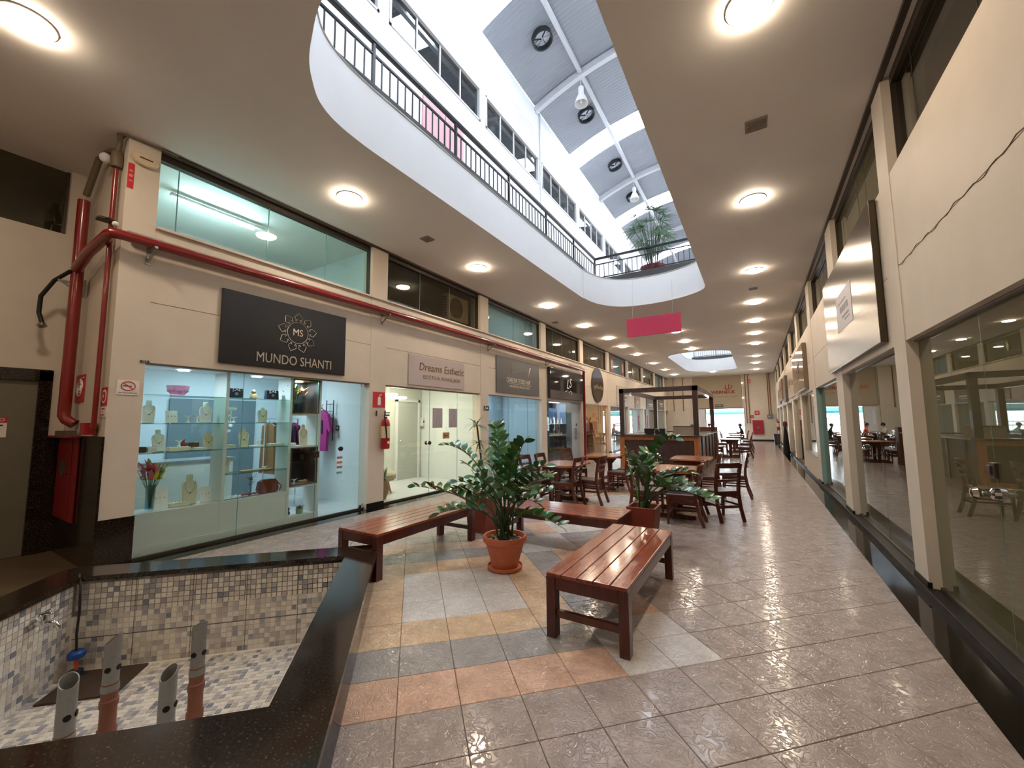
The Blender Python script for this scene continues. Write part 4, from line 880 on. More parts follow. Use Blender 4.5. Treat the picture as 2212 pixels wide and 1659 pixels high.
for t in [o for o in bpy.data.objects if o.name.split('.')[0] in ('door_knob','door_hinge','patch_lock') and not o.parent]: demote(t,w1)
# room surfaces
struct(MB().box(-8.75,-8.7,1.8,5.05,0,2.62).obj('wall_shop_back',M('shop_back_wall','b9c9cd',.6)),'pale blue back wall of the jewellery shop')
struct(MB().box(-8.68,-8.66,2.9,4.3,.03,2.0).obj('wall_shop_panel',M('slate_panel','5d7075',.5)),'slate panel on the back wall of the jewellery shop')
for k,(x,y,l) in enumerate(((-6.36,2.25,'first cool spotlight from the column in the jewellery shop ceiling'),(-6.36,3.15,'second cool spotlight from the column in the jewellery shop ceiling'),(-6.4,3.82,'small cool spotlight inside the flower niche'))): spotlight(l,(x,y,2.249 if k<2 else 2.229))
shoppanel('added cool fill panel deep inside the jewellery shop',(-7.6,3.5,2.62),None,.6,1.6)  # fill panel added for general room light
# ---------------------------------------------------------------- display cabinet
cabw=M('white_lacquer','d3d6d0',.35); DC=thing('display_cabinet','white built-in display cabinet filling the jewellery shop window','cabinet',(-6.38,2.95,.03)); db=lambda x0,x1,y0,y1,z0,z1:MB().box(x0+6.38,x1+6.38,y0-2.95,y1-2.95,z0-.03,z1-.03)
db(-6.55,-6.206,1.8,3.58,.12,.51).obj('base',cabw,DC,bevel=.003); db(-6.54,-6.18,1.8,4.1,.03,.119).obj('plinth',cabw,DC)
for y in (2.71,3.6,4.09): db(-6.55,-6.2,y-.02,y+.02,.12,2.27).obj('upright',cabw,DC)
db(-6.55,-6.2,3.62,4.07,1.675,1.70).obj('shelf',cabw,DC); db(-6.55,-6.2,3.62,4.07,1.165,1.19).obj('shelf',cabw,DC); db(-6.55,-6.2,3.62,4.07,.55,.575).obj('shelf',cabw,DC); db(-6.55,-6.2,1.8,4.09,2.25,2.27).obj('head_board',cabw,DC)
nif=M('niche_frame','4b423c',.5); nib=M('niche_back','343b3d',.2)
for z0,z1 in ((1.70,2.25),(.575,1.165)):
    db(-6.56,-6.54,3.8,4.07,z0,z1).obj('niche_back',nib,DC); b=db(-6.55,-6.19,3.62,3.64,z0,z1)
    for q in ((4.05,4.07,z0,z1),(3.62,4.07,z0,z0+.02),(3.62,4.07,z1-.02,z1)): o_=db(-6.55,-6.19,q[0],q[1],q[2],q[3]); b.add(o_.v,o_.f)
    b.obj('niche_frame',nif,DC)
shelfg=M('shelf_glass','8fb8ae',.1,trans=.6); 
for k,(y0,y1,zs,w_) in enumerate(((1.82,2.69,(1.205,1.56,1.91),'left bay'),(2.73,3.58,(.86,1.205,1.56,1.91),'middle bay'))):
    for i,z in enumerate(zs):
        t=MB().box(-.17,.17,-(y1-y0)/2,(y1-y0)/2,-.009,0).obj('glass_shelf',[GL('shelf_pane_%d%d'%(k,i),'c4ded6',.06)]); t.location=(-6.38,(y0+y1)/2,z); tag(t,'glass shelf, %s counting upwards, in the %s of the display cabinet'%(('lowest','second','third','fourth')[i],w_),'shelf','glass shelves')
# ---------------------------------------------------------------- jewellery stands
vel=[M('white_leatherette','f2f1ec',.5),M('beige_linen','d2d0b8',.7),M('cream_linen','ece2cc',.7)]; gold=M('gold_chain','b08d4a',.3,.8)
def bust(label,y,z,h,w,m,x=-6.36,lean=.1,neck=True):
    t=thing('necklace_bust',label,'display bust',(x,y,z),(0,-lean,0),'necklace display busts')
    pf=[(-w*.42,0),(w*.42,0),(w*.5,h*.62),(w*.42,h*.74),(w*.2,h*.8),(w*.17,h*.93),(-w*.17,h*.93),(-w*.2,h*.8),(-w*.42,h*.74),(-w*.5,h*.62)]
    MB().prism(pf,-.012,.012,tf=lambda a,b_,c_:(c_,a,b_)).obj('bust_board',vel[m],t,bevel=.006)
    if neck: MB().lathe([(w*.2,h*.78),(w*.22,h*.9),(w*.21,h*.97),(w*.14,h)],n=14,sx=.6).obj('neck',vel[m],t,smooth=True)
    pts=[(.018,w*.34*math.cos(a),h*.74+h*.36*math.sin(a)) for a in [PI+PI*i/10 for i in range(11)]]
    MB().tube(pts,.0022,5).obj('necklace',gold if m else chrome,t); MB().ball((.02,0,h*.37),.008,n=8,k=5).obj('pendant',M('dark_pendant','3a2f2a',.3),t)
    MB().bar((-.06,0,0),(-.012,0,h*.5),.02,.006).obj('back_strut',vel[m],t); MB().box(-.06,.03,-w*.42,w*.42,0,.008).obj('foot',vel[m],t)
bust('large white necklace bust at the left end of the second shelf',1.93,1.565,.28,.13,0); bust('large white necklace bust at the right of the second shelf, left bay',2.53,1.565,.28,.15,0)
bust('white leaning necklace bust on the lowest glass shelf, left bay',2.05,1.21,.28,.13,0,lean=.25); bust('cream necklace bust at the right of the lowest glass shelf, left bay',2.575,1.21,.24,.13,2)
bust('green-beige necklace bust with three chains on the cabinet base',2.405,.515,.38,.17,1); bust('green-beige necklace bust on the lowest shelf of the middle bay',2.78,.865,.29,.15,1); bust('cream necklace bust behind the glass joint in the middle bay',3.02,1.21,.28,.14,2); bust('green-beige neck form on the second shelf of the middle bay',3.265,1.565,.245,.14,1,neck=False); bust('cream necklace bust on the open shelf beside the niche',3.92,1.195,.33,.15,2)
def easel(label,y,z,w,h,m=0,x=-6.33,ln=.2):
    t=thing('earring_easel',label,'display stand',(x,y,z),(0,-ln,0),'earring easels'); MB().box(-.004,.004,-w/2,w/2,0,h).obj('panel',vel[m],t,bevel=.002); MB().bar((-.05,0,0),(-.004,0,h*.6),.02,.005).obj('strut',vel[m],t)
    for i in range(3): MB().ball((.008,-w*.28+i*w*.28,h*.55),.006,n=6,k=4).obj('earring',gold,t)
easel('slanted white earring easel on the second shelf, left bay',2.15,1.565,.12,.155); easel('white earring easel at the left of the cabinet base',2.085,.515,.15,.25,0,-6.3); easel('small white earring easel at the right of the cabinet base',2.575,.515,.13,.2)
def whale(label,y,z,h,x=-6.36):
    t=thing('whale_tail_stand',label,'display stand',(x,y,z),group='whale-tail jewellery stands'); MB().lathe([(.025,0),(.02,.01),(.008,h*.3),(.012,h*.7)],n=12).obj('stem',vel[0],t,smooth=True)
    pf=[(0,h*.6),(.03,h*.82),(.05,h),(.015,h*.9),(0,h*.84),(-.015,h*.9),(-.05,h),(-.03,h*.82)]; MB().prism(pf,-.006,.006,tf=lambda a,b_,c_:(c_,a,b_)).obj('fluke',vel[0],t)
for y,z,h,l in ((2.33,1.565,.1,'white whale-tail stand with red earrings on the second shelf'),(2.43,1.565,.1,'plain white whale-tail stand on the second shelf, left bay'),(2.79,1.565,.12,'white whale-tail stand at the left of the middle bay second shelf'),(2.87,1.565,.085,'shorter white whale-tail stand in the middle bay'),(3.22,1.21,.1,'white whale-tail stand on the lower middle-bay shelf'),(2.25,1.26,.09,'white whale-tail stand on the beige tray'),(3.33,.865,.05,'small white stand on the wooden board'),(3.79,.58,.09,'small white stand in the lower niche')): whale(l,y,z,h)
t=thing('bracelet_bar','white bracelet roll on a short stand in the middle bay','display stand',(-6.36,2.83,1.565)); MB().lathe([(.03,0),(.03,.008),(.008,.012),(.008,.17)],n=12).obj('stem',vel[0],t,smooth=True); MB().lathe([(.018,-.07),(.022,-.06),(.022,.06),(.018,.07)],(0,0,.19),ax='y',n=14).obj('roll',vel[0],t,smooth=True)
def trayb(label,y,z,w,d,h,m,x=-6.34,item=True):
    t=thing('jewellery_tray',label,'tray',(x,y,z),group='jewellery trays'); MB().box(-d/2,d/2,-w/2,w/2,0,h).obj('tray',m,t,bevel=.003)
    if item:
        for i in range(5): MB().ball((.02,-w*.4+i*w*.2,h+.006),.007,n=6,k=4).obj('ring',chrome,t)
trayb('long beige ring tray on the lowest glass shelf, left bay',2.24,1.21,.22,.12,.05,vel[2]); trayb('slim white tray beside the cream bust',2.46,1.21,.13,.12,.03,vel[0]); trayb('green-beige tray at the left of the middle bay shelf',2.8,1.21,.16,.12,.045,vel[1]); trayb('white card tray next to the cream bust in the middle bay',3.19,1.21,.16,.12,.02,vel[0]); trayb('green-beige tray at the right of the middle bay shelf',3.46,1.21,.2,.12,.035,vel[1]); trayb('wooden board of small stands on the lowest middle-bay shelf',3.2,.865,.42,.12,.015,M('light_wood_board','a5855c',.5)); trayb('beige block tray with a photo card on the cabinet base',2.28,.515,.2,.1,.05,vel[1]); trayb('small white box tray on the open shelf beside the niche',3.7,1.195,.12,.1,.04,vel[0]); trayb('copper dish in the lower niche',3.68,.58,.1,.1,.03,M('copper','a0623c',.3,.8)); trayb('brass dish in the lower niche',3.92,.58,.1,.1,.05,M('brass','b58a45',.3,.8)); trayb('dark square box at the left end of the lowest glass shelf',1.87,1.21,.08,.1,.07,M('dark_box','3a332c',.5),item=False); trayb('white bangle box on the lowest glass shelf',1.97,1.21,.09,.1,.06,vel[0])
trayb('woven basket of bracelets at the back of the lowest glass shelf',2.44,1.21,.12,.1,.09,M('wicker_brown','6b4a30',.8),x=-6.47)
# single pieces
t=thing('glass_bowl','pink cut-glass bowl on the top shelf','bowl',(-6.38,2.21,1.915)); MB().lathe([(.05,0),(.07,.01),(.105,.06),(.12,.125),(.113,.125),(.097,.06),(.06,.02)],n=16,cap=False).obj('body',M('pink_glass','eab0d4',.15,trans=.3),t)
for i in range(16):
    a=2*PI*i/16; MB().ball((.1*math.cos(a),.1*math.sin(a),.06),.014,n=6,k=4).obj('facet',M('pink_glass','eab0d4',.15,trans=.3),t)
def giftbag(label,y):
    t=thing('gift_bag',label,'gift bag',(-6.38,y,1.915),group='navy gift bags'); b=MB(); b.add([(-.04,-.09,0),(.04,-.09,0),(.04,.09,0),(-.04,.09,0),(-.03,-.085,.135),(.03,-.085,.135),(.03,.085,.135),(-.03,.085,.135)],[(0,3,2,1),(0,1,5,4),(1,2,6,5),(2,3,7,6),(3,0,4,7)]); b.obj('bag',M('navy_card','151b2b',.4),t)
    MB().tube([(.03,-.04,.135),(.045,-.05,.09),(.045,.0,.07+.05),(.045,.04,.1),(.03,.04,.135)],.005,6).obj('rope_handle',M('cream_rope','c9c2b0',.7),t,smooth=True); MB().lathe([(.022,.0405),(.022,.042)],(0,0,.06),ax='x',n=16).obj('logo',M('pale_logo','8a8f9a',.5),t)
giftbag('navy gift bag with rope handle at the left of the middle bay top shelf',2.88); giftbag('navy gift bag beside the small statue on the top shelf',3.39)
t=thing('small_statue','small golden seated statue between two gift bags','statue',(-6.38,3.13,1.915)); MB().lathe([(.05,0),(.05,.02),(.045,.03),(.04,.06),(.03,.075)],n=14).obj('torso',M('statue_gold','a98f5f',.5,.3),t,smooth=True); MB().ball((0,0,.1),.03,.03,.035).obj('head',M('statue_gold','a98f5f',.5,.3),t,smooth=True)
t=thing('red_bottle','small red bottle on the lowest glass shelf','bottle',(-6.45,2.33,1.21)); MB().lathe([(.022,0),(.025,.02),(.025,.09),(.012,.11),(.012,.12)],n=14).obj('body',M('red_glass','a01f28',.2),t,smooth=True); MB().lathe([(.014,.12),(.014,.14)],n=12).obj('cap',M('red_cap','7d1018',.4),t)
def flowers(name,label,loc,cols,h,vase,n,spread,rng=rg):
    t=thing(name,label,'flower vase',loc); MB().lathe([(.03,0),(.045,.01),(.05,vase),(.046,vase),(.04,.015)],n=16,cap=False).obj('vase',GL('vase_'+name,'cfe3ea',.08),t,smooth=True)
    for i in range(n):
        a=i*2.399; r=spread*math.sqrt((i+.5)/n); p=Vector((r*math.cos(a)*.6,r*math.sin(a),h*rng.uniform(.7,1))); MB().tube([(0,0,.02),(p.x*.4,p.y*.4,h*.5),p],.003,5).obj('stalk',M('flower_stalk','4c7a34',.5),t)
        c=cols[i%len(cols)]; d=Vector((p.x,p.y,.1+.2*rng.random())); o=link('petal',leafmesh(.14,.05,M('petal_'+c,c,.5),'petal'),t); o.matrix_local=Matrix.Translation(p)@orient(d,Vector((0,0,1)))
        for q in range(3):
            d=Vector((math.cos(a+q*2.1),math.sin(a+q*2.1),.4)); o=link('petal',leafmesh(.09,.045,M('petal_'+c,c,.5),'petal'),t); o.matrix_local=Matrix.Translation(p)@orient(d,Vector((0,0,1)))
flowers('pink_bouquet','glass vase with pink and yellow flowers at the left corner of the window',(-6.33,1.99,.515),['d64f78','c9c23a','3f7a3a','d9698a','a9b83a'],.5,.3,22,.12); flowers('orange_bouquet','glass vase with orange spiky flowers in the top niche',(-6.38,3.76,1.705),['e0863f','7fc05a','ea9a5e','d9743a'],.36,.15,20,.14)
t=thing('handbag','brown and mauve leather handbag on the cabinet base','handbag',(-6.36,3.38,.515)); pf=[(-.13,0),(.13,0),(.15,.05),(.13,.17),(.07,.2),(-.07,.2),(-.13,.17),(-.15,.05)]; MB().prism(pf,-.05,.05,tf=lambda a,b_,c_:(c_,a,b_)).obj('body',M('mauve_leather','7d4b4b',.45),t,bevel=.015); MB().prism([(-.1,.2),(.1,.2),(.05,.1),(.02,.02),(-.02,.02),(-.05,.1)],.05,.058,tf=lambda a,b_,c_:(c_,a,b_)).obj('flap',M('tan_leather','6a3420',.4),t); MB().tube([(0,.14,.15),(.03,.19,.08),(.02,.17,.01)],.008,6).obj('strap',M('tan_leather','6a3420',.4),t,smooth=True)
t=thing('folded_scarf','crumpled white and red scarf lying on the cabinet base','scarf',(-6.3,2.98,.515)); b=MB(); n=14
for i in range(n+1):
    for j in range(5): b.v.append((-.06+.03*j,-.24+.48*i/n,.008+.03*abs(math.sin(i*1.3+j*.9))*(1-.02*j)))
b.f=[(i*5+j,i*5+j+1,i*5+6+j,i*5+5+j) for i in range(n) for j in range(4)]; b.m=[0 if f[0]//5<7 else 1 for f in b.f]; b.obj('cloth',[M('white_cloth','cfcbc4',.8),M('red_print_cloth','8d2f3c',.8)],t,smooth=True)
t=thing('potted_aloe','small succulent in a pale green pot at the cabinet foot','potted plant',(-6.3,3.86,.125)); MB().lathe([(.05,0),(.055,.08),(.05,.08),(.045,.06)],n=18,cap=False).obj('pot',M('sage_pot','7fa58a',.5),t,smooth=True); MB().lathe([(0,.06),(.048,.06)],n=14,cap=False).obj('soil',soil,t)
for i in range(12):
    a=i*2.4; d=Vector((math.cos(a),math.sin(a),.9)); o=link('leaf',leafmesh(.13,.03,M('aloe_leaf','2f5a34',.4)),t); o.matrix_local=Matrix.Translation((0,0,.06))@orient(d,Vector((0,0,1)))@Matrix.Scale(.8,4)
t=thing('black_stones','pair of black stone ornaments at the cabinet foot','ornament',(-6.3,3.67,.125)); MB().ball((0,0,.04),.05,.03,.04,n=9,k=5).obj('stone',blackp,t); MB().ball((.0,.005,.095),.03,.025,.03,n=8,k=5).obj('stone',blackp,t)
t=thing('leaf_spray','sprig of dark green leaves behind the handbag','plant',(-6.47,3.2,.515)); 
for i in range(9):
    a=i*2.4; d=Vector((.4*math.cos(a),math.sin(a),.5)); o=link('leaf',leafmesh(.11,.035,M('spray_leaf','2d4a33',.4)),t); o.matrix_local=Matrix.Translation((0,.02*(i%3-1),.12+.015*i))@orient(d,Vector((0,0,1)))
MB().tube([(0,0,0),(0,0,.26)],.005,6).obj('stem',stemm,t)
# ---------------------------------------------------------------- inside the shop
t=thing('clothes_rail','chrome clothes rail behind the niche column','clothes rail',(-7.6,4.25,.03)); MB().tube([(0,-.3,0),(0,-.3,1.6),(0,.3,1.6),(0,.3,0)],.014,8).obj('frame',chrome,t,smooth=True)
for i,cn in enumerate(('7a5a35','2a2233','8b6b3a','8f4f3f','3a2b4a','6b1f35')):
    g_=thing('garment','%s garment hanging on the chrome rail'%('ochre','black','mustard','rust','violet','wine')[i],'garment',(-7.6,4.02+.09*i,1.6),group='garments on the rail'); MB().tube([(0,0,0),(0,0,-.05)],.003,5).obj('hanger',chrome,g_)
    b=MB(); b.add([(-.2,-.02,-.1),(.2,-.02,-.1),(.24,-.025,-.95),(-.24,-.025,-.95),(-.2,.02,-.1),(.2,.02,-.1),(.24,.025,-.95),(-.24,.025,-.95),(-.05,-.01,-.04),(.05,-.01,-.04),(.05,.01,-.04),(-.05,.01,-.04)],[(0,1,2,3),(7,6,5,4),(0,3,7,4),(1,5,6,2),(3,2,6,7),(0,8,9,1),(4,5,10,11),(8,11,10,9),(0,4,11,8),(1,9,10,5)]); b.obj('cloth',M('cloth_'+cn,cn,.8),g_)
t=thing('wall_ladder_rack','dark metal wall rack holding the pink blouse','rack',(-7.3,5.02,1.2)); MB().tube([(-.1,0,0),(-.1,0,.8)],.01,6).tube([(.12,0,0),(.12,0,.8)],.01,6).obj('rail',blackm,t); MB().tube([(-.1,0,.72),(.12,0,.72)],.006,6).tube([(-.1,0,.58),(.12,0,.58)],.006,6).tube([(-.1,0,.44),(.12,0,.44)],.006,6).obj('rung',blackm,t)
t=thing('pink_blouse','magenta blouse hanging in front of the white shop wall','garment',(-7.38,4.92,1.0)); pf=[(-.18,0),(.18,0),(.19,.45),(.27,.35),(.3,.42),(.2,.72),(.08,.8),(-.08,.8),(-.2,.72),(-.3,.42),(-.27,.35),(-.19,.45)]; MB().prism(pf,-.03,.03,tf=lambda a,b_,c_:(a,c_,b_)).obj('cloth',M('magenta_cloth','a52d78',.8),t,bevel=.01); MB().tube([(-.15,-.02,.76),(0,-.02,.84),(.15,-.02,.76)],.01,6).tube([(0,-.02,.84),(0,-.01,.9),(.02,-.01,.92)],.005,6).obj('hanger',blackp,t); MB().prism([(-.1,.35),(.08,.35),(.06,.6),(-.06,.62)],-.05,-.03,tf=lambda a,b_,c_:(a,c_,b_)).obj('scarf_panel',M('dark_violet_cloth','3a1f45',.8),t)
for k,(z,l) in enumerate(((1.45,'square thermostat on the white wall of the jewellery shop'),(1.3,'light switch on the white wall of the jewellery shop'))):
    t=thing('wall_switch',l,'switch',(-7.1,5.07,z)); MB().box(-.04,.04,-.012,0,-.05,.05).obj('plate',whitep if k else M('dark_plate','3c4244',.4),t,bevel=.003); MB().box(-.015,.015,-.018,-.012,-.02,.02).obj('rocker',whitep,t)
t=thing('shop_counter','pale shop counter behind the display cabinet','counter',(-7.5,2.6,.03)); MB().box(-.25,.25,-.7,.7,0,.95).obj('body',cabw,t,bevel=.004); MB().box(-.28,.28,-.73,.73,.95,.985).obj('top',M('grey_top','7d8486',.3),t)
t=thing('orchid','white orchid with dark leaves on the shop counter','plant',(-7.4,3.15,1.015)); MB().lathe([(.05,0),(.06,.1),(.055,.1)],n=14).obj('pot',blackp,t,smooth=True); MB().tube([(0,0,.08),(0,.05,.4),(0,.12,.55)],.006,6).obj('stem',stemm,t)
for i in range(8):
    d=Vector((math.cos(i*2.4),math.sin(i*2.4),.2)); o=link('petal',leafmesh(.08,.05,M('orchid_white','d6d0cc',.6),'petal'),t); o.matrix_local=Matrix.Translation((0,.03+.015*i,.32+.03*i))@orient(d,Vector((1,0,.2)))
shoppanel('panel light behind the pale blue upper window',(-8.0,10.3,4.89),M('blue_room_light','f2faff',.5,emit=6,ecol='dceeff'),.4,1.0)
# ================================================================ SHOP 2: beauty salon
nw+=1; w2=front(nw,'clear glass front of the beauty salon',[5.335,6.66,7.62,8.435],z1=GT-.01)
nw+=1
struct(MB().box(-8.25,-8.2,5.2,8.6,0,2.62).obj('wall_salon_back',M('salon_wall','c9cbc0',.6)),'pale back wall of the beauty salon')
dn=sempty('door_5','pale grey inner door of the beauty salon'); MB().box(-8.19,-8.16,7.62,8.36,.03,2.1).obj('door_leaf',M('pale_grey_door','aeb0a6',.5),dn); MB().box(-8.19,-8.14,7.55,7.62,.03,2.17).box(-8.19,-8.14,8.36,8.43,.03,2.17).box(-8.19,-8.14,7.55,8.43,2.1,2.17).obj('door_frame',whitep,dn); MB().ball((-8.13,7.7,1.05),.03).obj('door_handle',chrome,dn)
shoppanel('bright panel light inside the beauty salon',(-7.3,6.9,2.62),panw,.6,1.4)
t=thing('salon_lamp','glowing round double lamp near the salon ceiling','lamp',(-7.0,6.3,2.2)); MB().lathe([(.02,0),(.16,-.01),(.17,-.03),(.15,-.05),(.02,-.055)],n=24).obj('shade',panw,t,smooth=True); MB().lathe([(.02,-.07),(.2,-.08),(.21,-.1),(.19,-.12),(.02,-.125)],(.1,.12,0),n=24).obj('shade',panw,t,smooth=True); MB().tube([(0,0,0),(0,0,.42)],.008,6).obj('rod',chrome,t)
t=thing('tub_armchair','beige rounded tub armchair with wooden legs inside the salon','armchair',(-7.1,6.15,.03),(0,0,-.6)); fab=M('boucle_beige','a89a80',.9,bump=.3,bscale=90)
b=MB(); n=16
for i in range(n+1):
    a=PI*.05+PI*.9*i/n; hh=.46+.34*math.sin(a)
    for r,z in ((.30,.30),(.36,.30),(.40,hh*.75+.05),(.36,hh),(.31,hh*.97),(.29,.42)): b.v.append((r*math.cos(a),-r*math.sin(a)+.05,z))
b.f=[(i*6+j,i*6+(j+1)%6,(i+1)*6+(j+1)%6,(i+1)*6+j) for i in range(n) for j in range(6)]+[tuple(range(6)),tuple(range(n*6,n*6+6))]; b.m=[0]*len(b.f); b.obj('backrest',fab,t,smooth=True)
MB().lathe([(.05,.27),(.3,.27),(.34,.31),(.34,.39),(.3,.43),(.05,.44)],n=24).obj('seat',fab,t,smooth=True)
for a in (.8,2.3,4.0,5.4): MB().tube([(.2*math.cos(a),.2*math.sin(a),.28),(.3*math.cos(a),.3*math.sin(a),0)],[.022,.014],8).obj('leg',M('beech_leg','a8744c',.4),t,smooth=True)
t=thing('wicker_basket','tall woven basket with a leafy plant by the salon glass','basket',(-6.5,5.62,.03)); wk=M('wicker','8a6a48',.9,bump=.5,bscale=60); MB().lathe([(.13,0),(.17,.12),(.17,.26),(.15,.38),(.135,.38),(.15,.26)],n=20,cap=False).obj('body',wk,t,smooth=True); MB().lathe([(0,.02),(.13,.02)],n=16,cap=False).obj('bottom',wk,t)
for i in range(34):
    a=i*2.4; d=Vector((math.cos(a)*.5,math.sin(a)*.5,1)); o=link('leaf',leafmesh(.3,.03,M('basket_leaf','4d6a4c',.6,rnd=.2)),t); o.matrix_local=Matrix.Translation((.06*math.cos(a),.06*math.sin(a),.3+.01*(i%6)))@orient(d,Vector((math.cos(a),math.sin(a),0)))
for y0,y1,l in ((6.75,7.08,'pale line-drawing poster nearer the extinguisher on the salon glass'),(7.3,7.6,'pale line-drawing poster beside the salon door')):
    t=thing('salon_poster',l,'poster',(XL-.093,(y0+y1)/2,1.64),LW); w_=y1-y0; MB().box(-w_/2,w_/2,-.22,.22,0,.002).obj('sheet',M('mauve_paper','a8a0a4',.7),t); MB().tube([(-w_*.2,-.2,.003),(-w_*.05,-.05,.003),(w_*.1,.02,.003),(-w_*.02,.12,.003),(w_*.15,.2,.003)],.002,5).tube([(w_*.3,-.2,.003),(w_*.2,-.02,.003),(w_*.28,.1,.003),(w_*.1,.2,.003)],.002,5).obj('drawing',M('poster_line','7d7074',.7),t)
t=thing('welcome_plaque','small wooden plaque with script lettering hung on the salon glass','plaque',(XL-.09,7.2,1.24),LW); MB().box(-.11,.11,-.07,.07,0,.012).obj('board',M('plaque_wood','a8825a',.6),t,bevel=.003); MB().tube([(-.06,.03,.013),(-.065,-.02,.013),(-.04,-.02,.013),(-.025,.005,.013),(-.01,-.02,.013),(.01,.005,.013),(.025,-.02,.013),(.035,.005,.013),(.05,.0,.013),(.06,-.02,.013)],.004,5).obj('script_line',M('ink','2a211c',.6),t); MB().tube([(-.07,.07,.006),(0,.2,.006),(.07,.07,.006)],.002,5).obj('string',M('string','8a7a66',.8),t)
t=thing('door_knob','brass round double knob on the salon glass door','door knob',(XL-.1,6.62,1.1)); MB().lathe([(.035,-.07),(.045,-.05),(.035,-.03),(.015,-.02),(.015,.02),(.035,.03),(.045,.05),(.035,.07)],ax='x',n=18).obj('knob',M('bronze_knob','5a4636',.3,.7),t,smooth=True); MB().lathe([(.022,-.012),(.022,.012)],ax='x',n=16).obj('rose',chrome,t,smooth=True); demote(t,w2)
t=thing('soap_dispenser','white wall dispenser beside the inner salon door','dispenser',(-8.18,8.52,1.55)); MB().box(0,.1,-.06,.06,-.12,.12).obj('body',whitep,t,bevel=.015); MB().box(.1,.104,-.02,.02,-.02,.04).obj('window',blackp,t)
# ================================================================ SHOP 3: hair studio
nw+=1; front(nw,'bluish glass front of the hair studio',[8.82,9.95,11.1,11.89],glassb)
struct(MB().box(-7.7,-7.65,8.7,12.0,0,2.62).obj('wall_studio_back',M('studio_wall','b3bdc0',.6)),'blue-grey back wall of the hair studio')
shoppanel('cool panel light inside the hair studio',(-7.0,10.4,2.62),None,.5,1.2)
t=thing('reception_desk','pale reception desk inside the hair studio','desk',(-6.9,9.5,.03)); MB().box(-.3,.3,-.45,.45,0,1.05).obj('body',M('desk_white','c6c3ba',.5),t,bevel=.004); MB().box(-.33,.33,-.48,.48,1.05,1.09).obj('top',M('desk_top','9a8f84',.4),t)
flowers('yellow_bouquet','large bunch of yellow flowers on the studio desk',(-6.85,9.4,1.12),['d8b648','cfa93a','5a7a3a','e0c86a'],.75,.25,26,.3)
t=thing('salon_trolley','dark wire trolley chair inside the hair studio','chair',(-6.8,10.6,.03)); 
for i in range(7): a=i*.9; MB().tube([(.25*math.cos(a),.25*math.sin(a),.5),(.1*math.cos(a+1),.1*math.sin(a+1),.75),(.28*math.cos(a+2),.28*math.sin(a+2),.9)],.012,6).obj('wire',blackm,t,smooth=True)
MB().lathe([(.25,.46),(.27,.5),(.25,.52)],n=18).obj('seat',blackp,t,smooth=True); MB().lathe([(.22,0),(.22,.03),(.03,.05),(.03,.46)],n=14).obj('pedestal',chrome,t,smooth=True)
t=thing('wall_switch','white light switch on the blue studio wall','switch',(-7.64,11.0,1.2)); MB().box(0,.012,-.06,.06,-.06,.06).obj('plate',whitep,t,bevel=.003); MB().box(.012,.018,-.02,.02,-.03,.03).obj('rocker',whitep,t)
# ================================================================ SHOP 4: jewellery kiosk with dark sign
nw+=1; front(nw,'glass front of the shop with lit shelves of trinkets',[12.3,13.0,14.6],glassm); 
dn=sempty('door_6','pale blue door beside the lit trinket shelves'); MB().box(XL-.13,XL-.1,14.62,15.37,.02,GT).obj('door_leaf',M('pale_blue_door','a9b8c6',.4),dn); MB().tube([(XL-.09,14.85,.85),(XL-.05,14.85,.85),(XL-.05,14.85,1.25),(XL-.09,14.85,1.25)],.01,8).tube([(XL-.09,15.0,.85),(XL-.05,15.0,.85),(XL-.05,15.0,1.25),(XL-.09,15.0,1.25)],.01,8).obj('door_handle',blackm,dn,smooth=True); MB().box(XL-.1,XL-.09,15.05,15.12,1.35,1.45).obj('lock_plate',blackm,dn)
struct(MB().box(-7.2,-7.15,12.2,15.4,0,2.62).obj('wall_trinket_back',M('trinket_wall','3c4a5c',.5)),'dark blue back wall behind the trinket shelves')
shoppanel('added cool fill panel above the trinket shelves',(-6.45,13.5,2.26),M('shelf_fill_emitter','f4fbff',.5,emit=30,ecol='e6f2ff'),.1,1.2)  # fill panel added to brighten the shelf pieces
SHF=thing('trinket_shelf_unit','wall unit with two lit shelves and a black base counter','shelf',(-6.42,13.5,.03)); MB().box(-.2,.2,-.95,1.1,0,.5).obj('base',blackp,SHF,bevel=.004); MB().box(-.2,.2,-.7,.75,.99,1.01).obj('shelf',whitep,SHF); MB().box(-.2,.2,-.7,.75,1.41,1.43).obj('shelf',whitep,SHF); MB().box(-.2,-.17,-.72,.78,.5,2.0).obj('back',M('shelf_back_blue','31435c',.4),SHF); MB().box(-.2,.2,-.74,-.70,.5,2.2).box(-.2,.2,.75,.79,.5,2.2).obj('side',M('shelf_side','54657a',.4),SHF)
k_=0
for z,n_,nm,rw_ in ((1.46,5,'display_bust','upper shelf'),(1.04,9,'trinket','middle shelf'),(.53,9,'trinket','black counter')):
    for i in range(n_):
        y=13.5-.58+1.2*i/(n_-1)+(.1 if z<1 else 0); t=thing('white_trinket','%s from the left among the %s on the trinket shop %s'%(onum[i] if i else 'first','white busts' if n_==5 else 'shiny trinkets',rw_),'trinket',(-6.36,y,z),group='trinkets on the %s'%rw_)
        if n_==5: MB().lathe([(.04,0),(.05,.06),(.035,.12),(.02,.14),(.028,.17),(.02,.2)],n=12,sx=.5).obj('bust',vel[0],t,smooth=True)
        else:
            m=vel[0] if z>.9 else gold; MB().lathe([(.035,0),(.04,.01),(.02,.02),(.012,.04)],n=10).obj('stand',m,t,smooth=True); MB().ball((0,0,.055),.025,n=8,k=5).obj('piece',m,t,smooth=True)
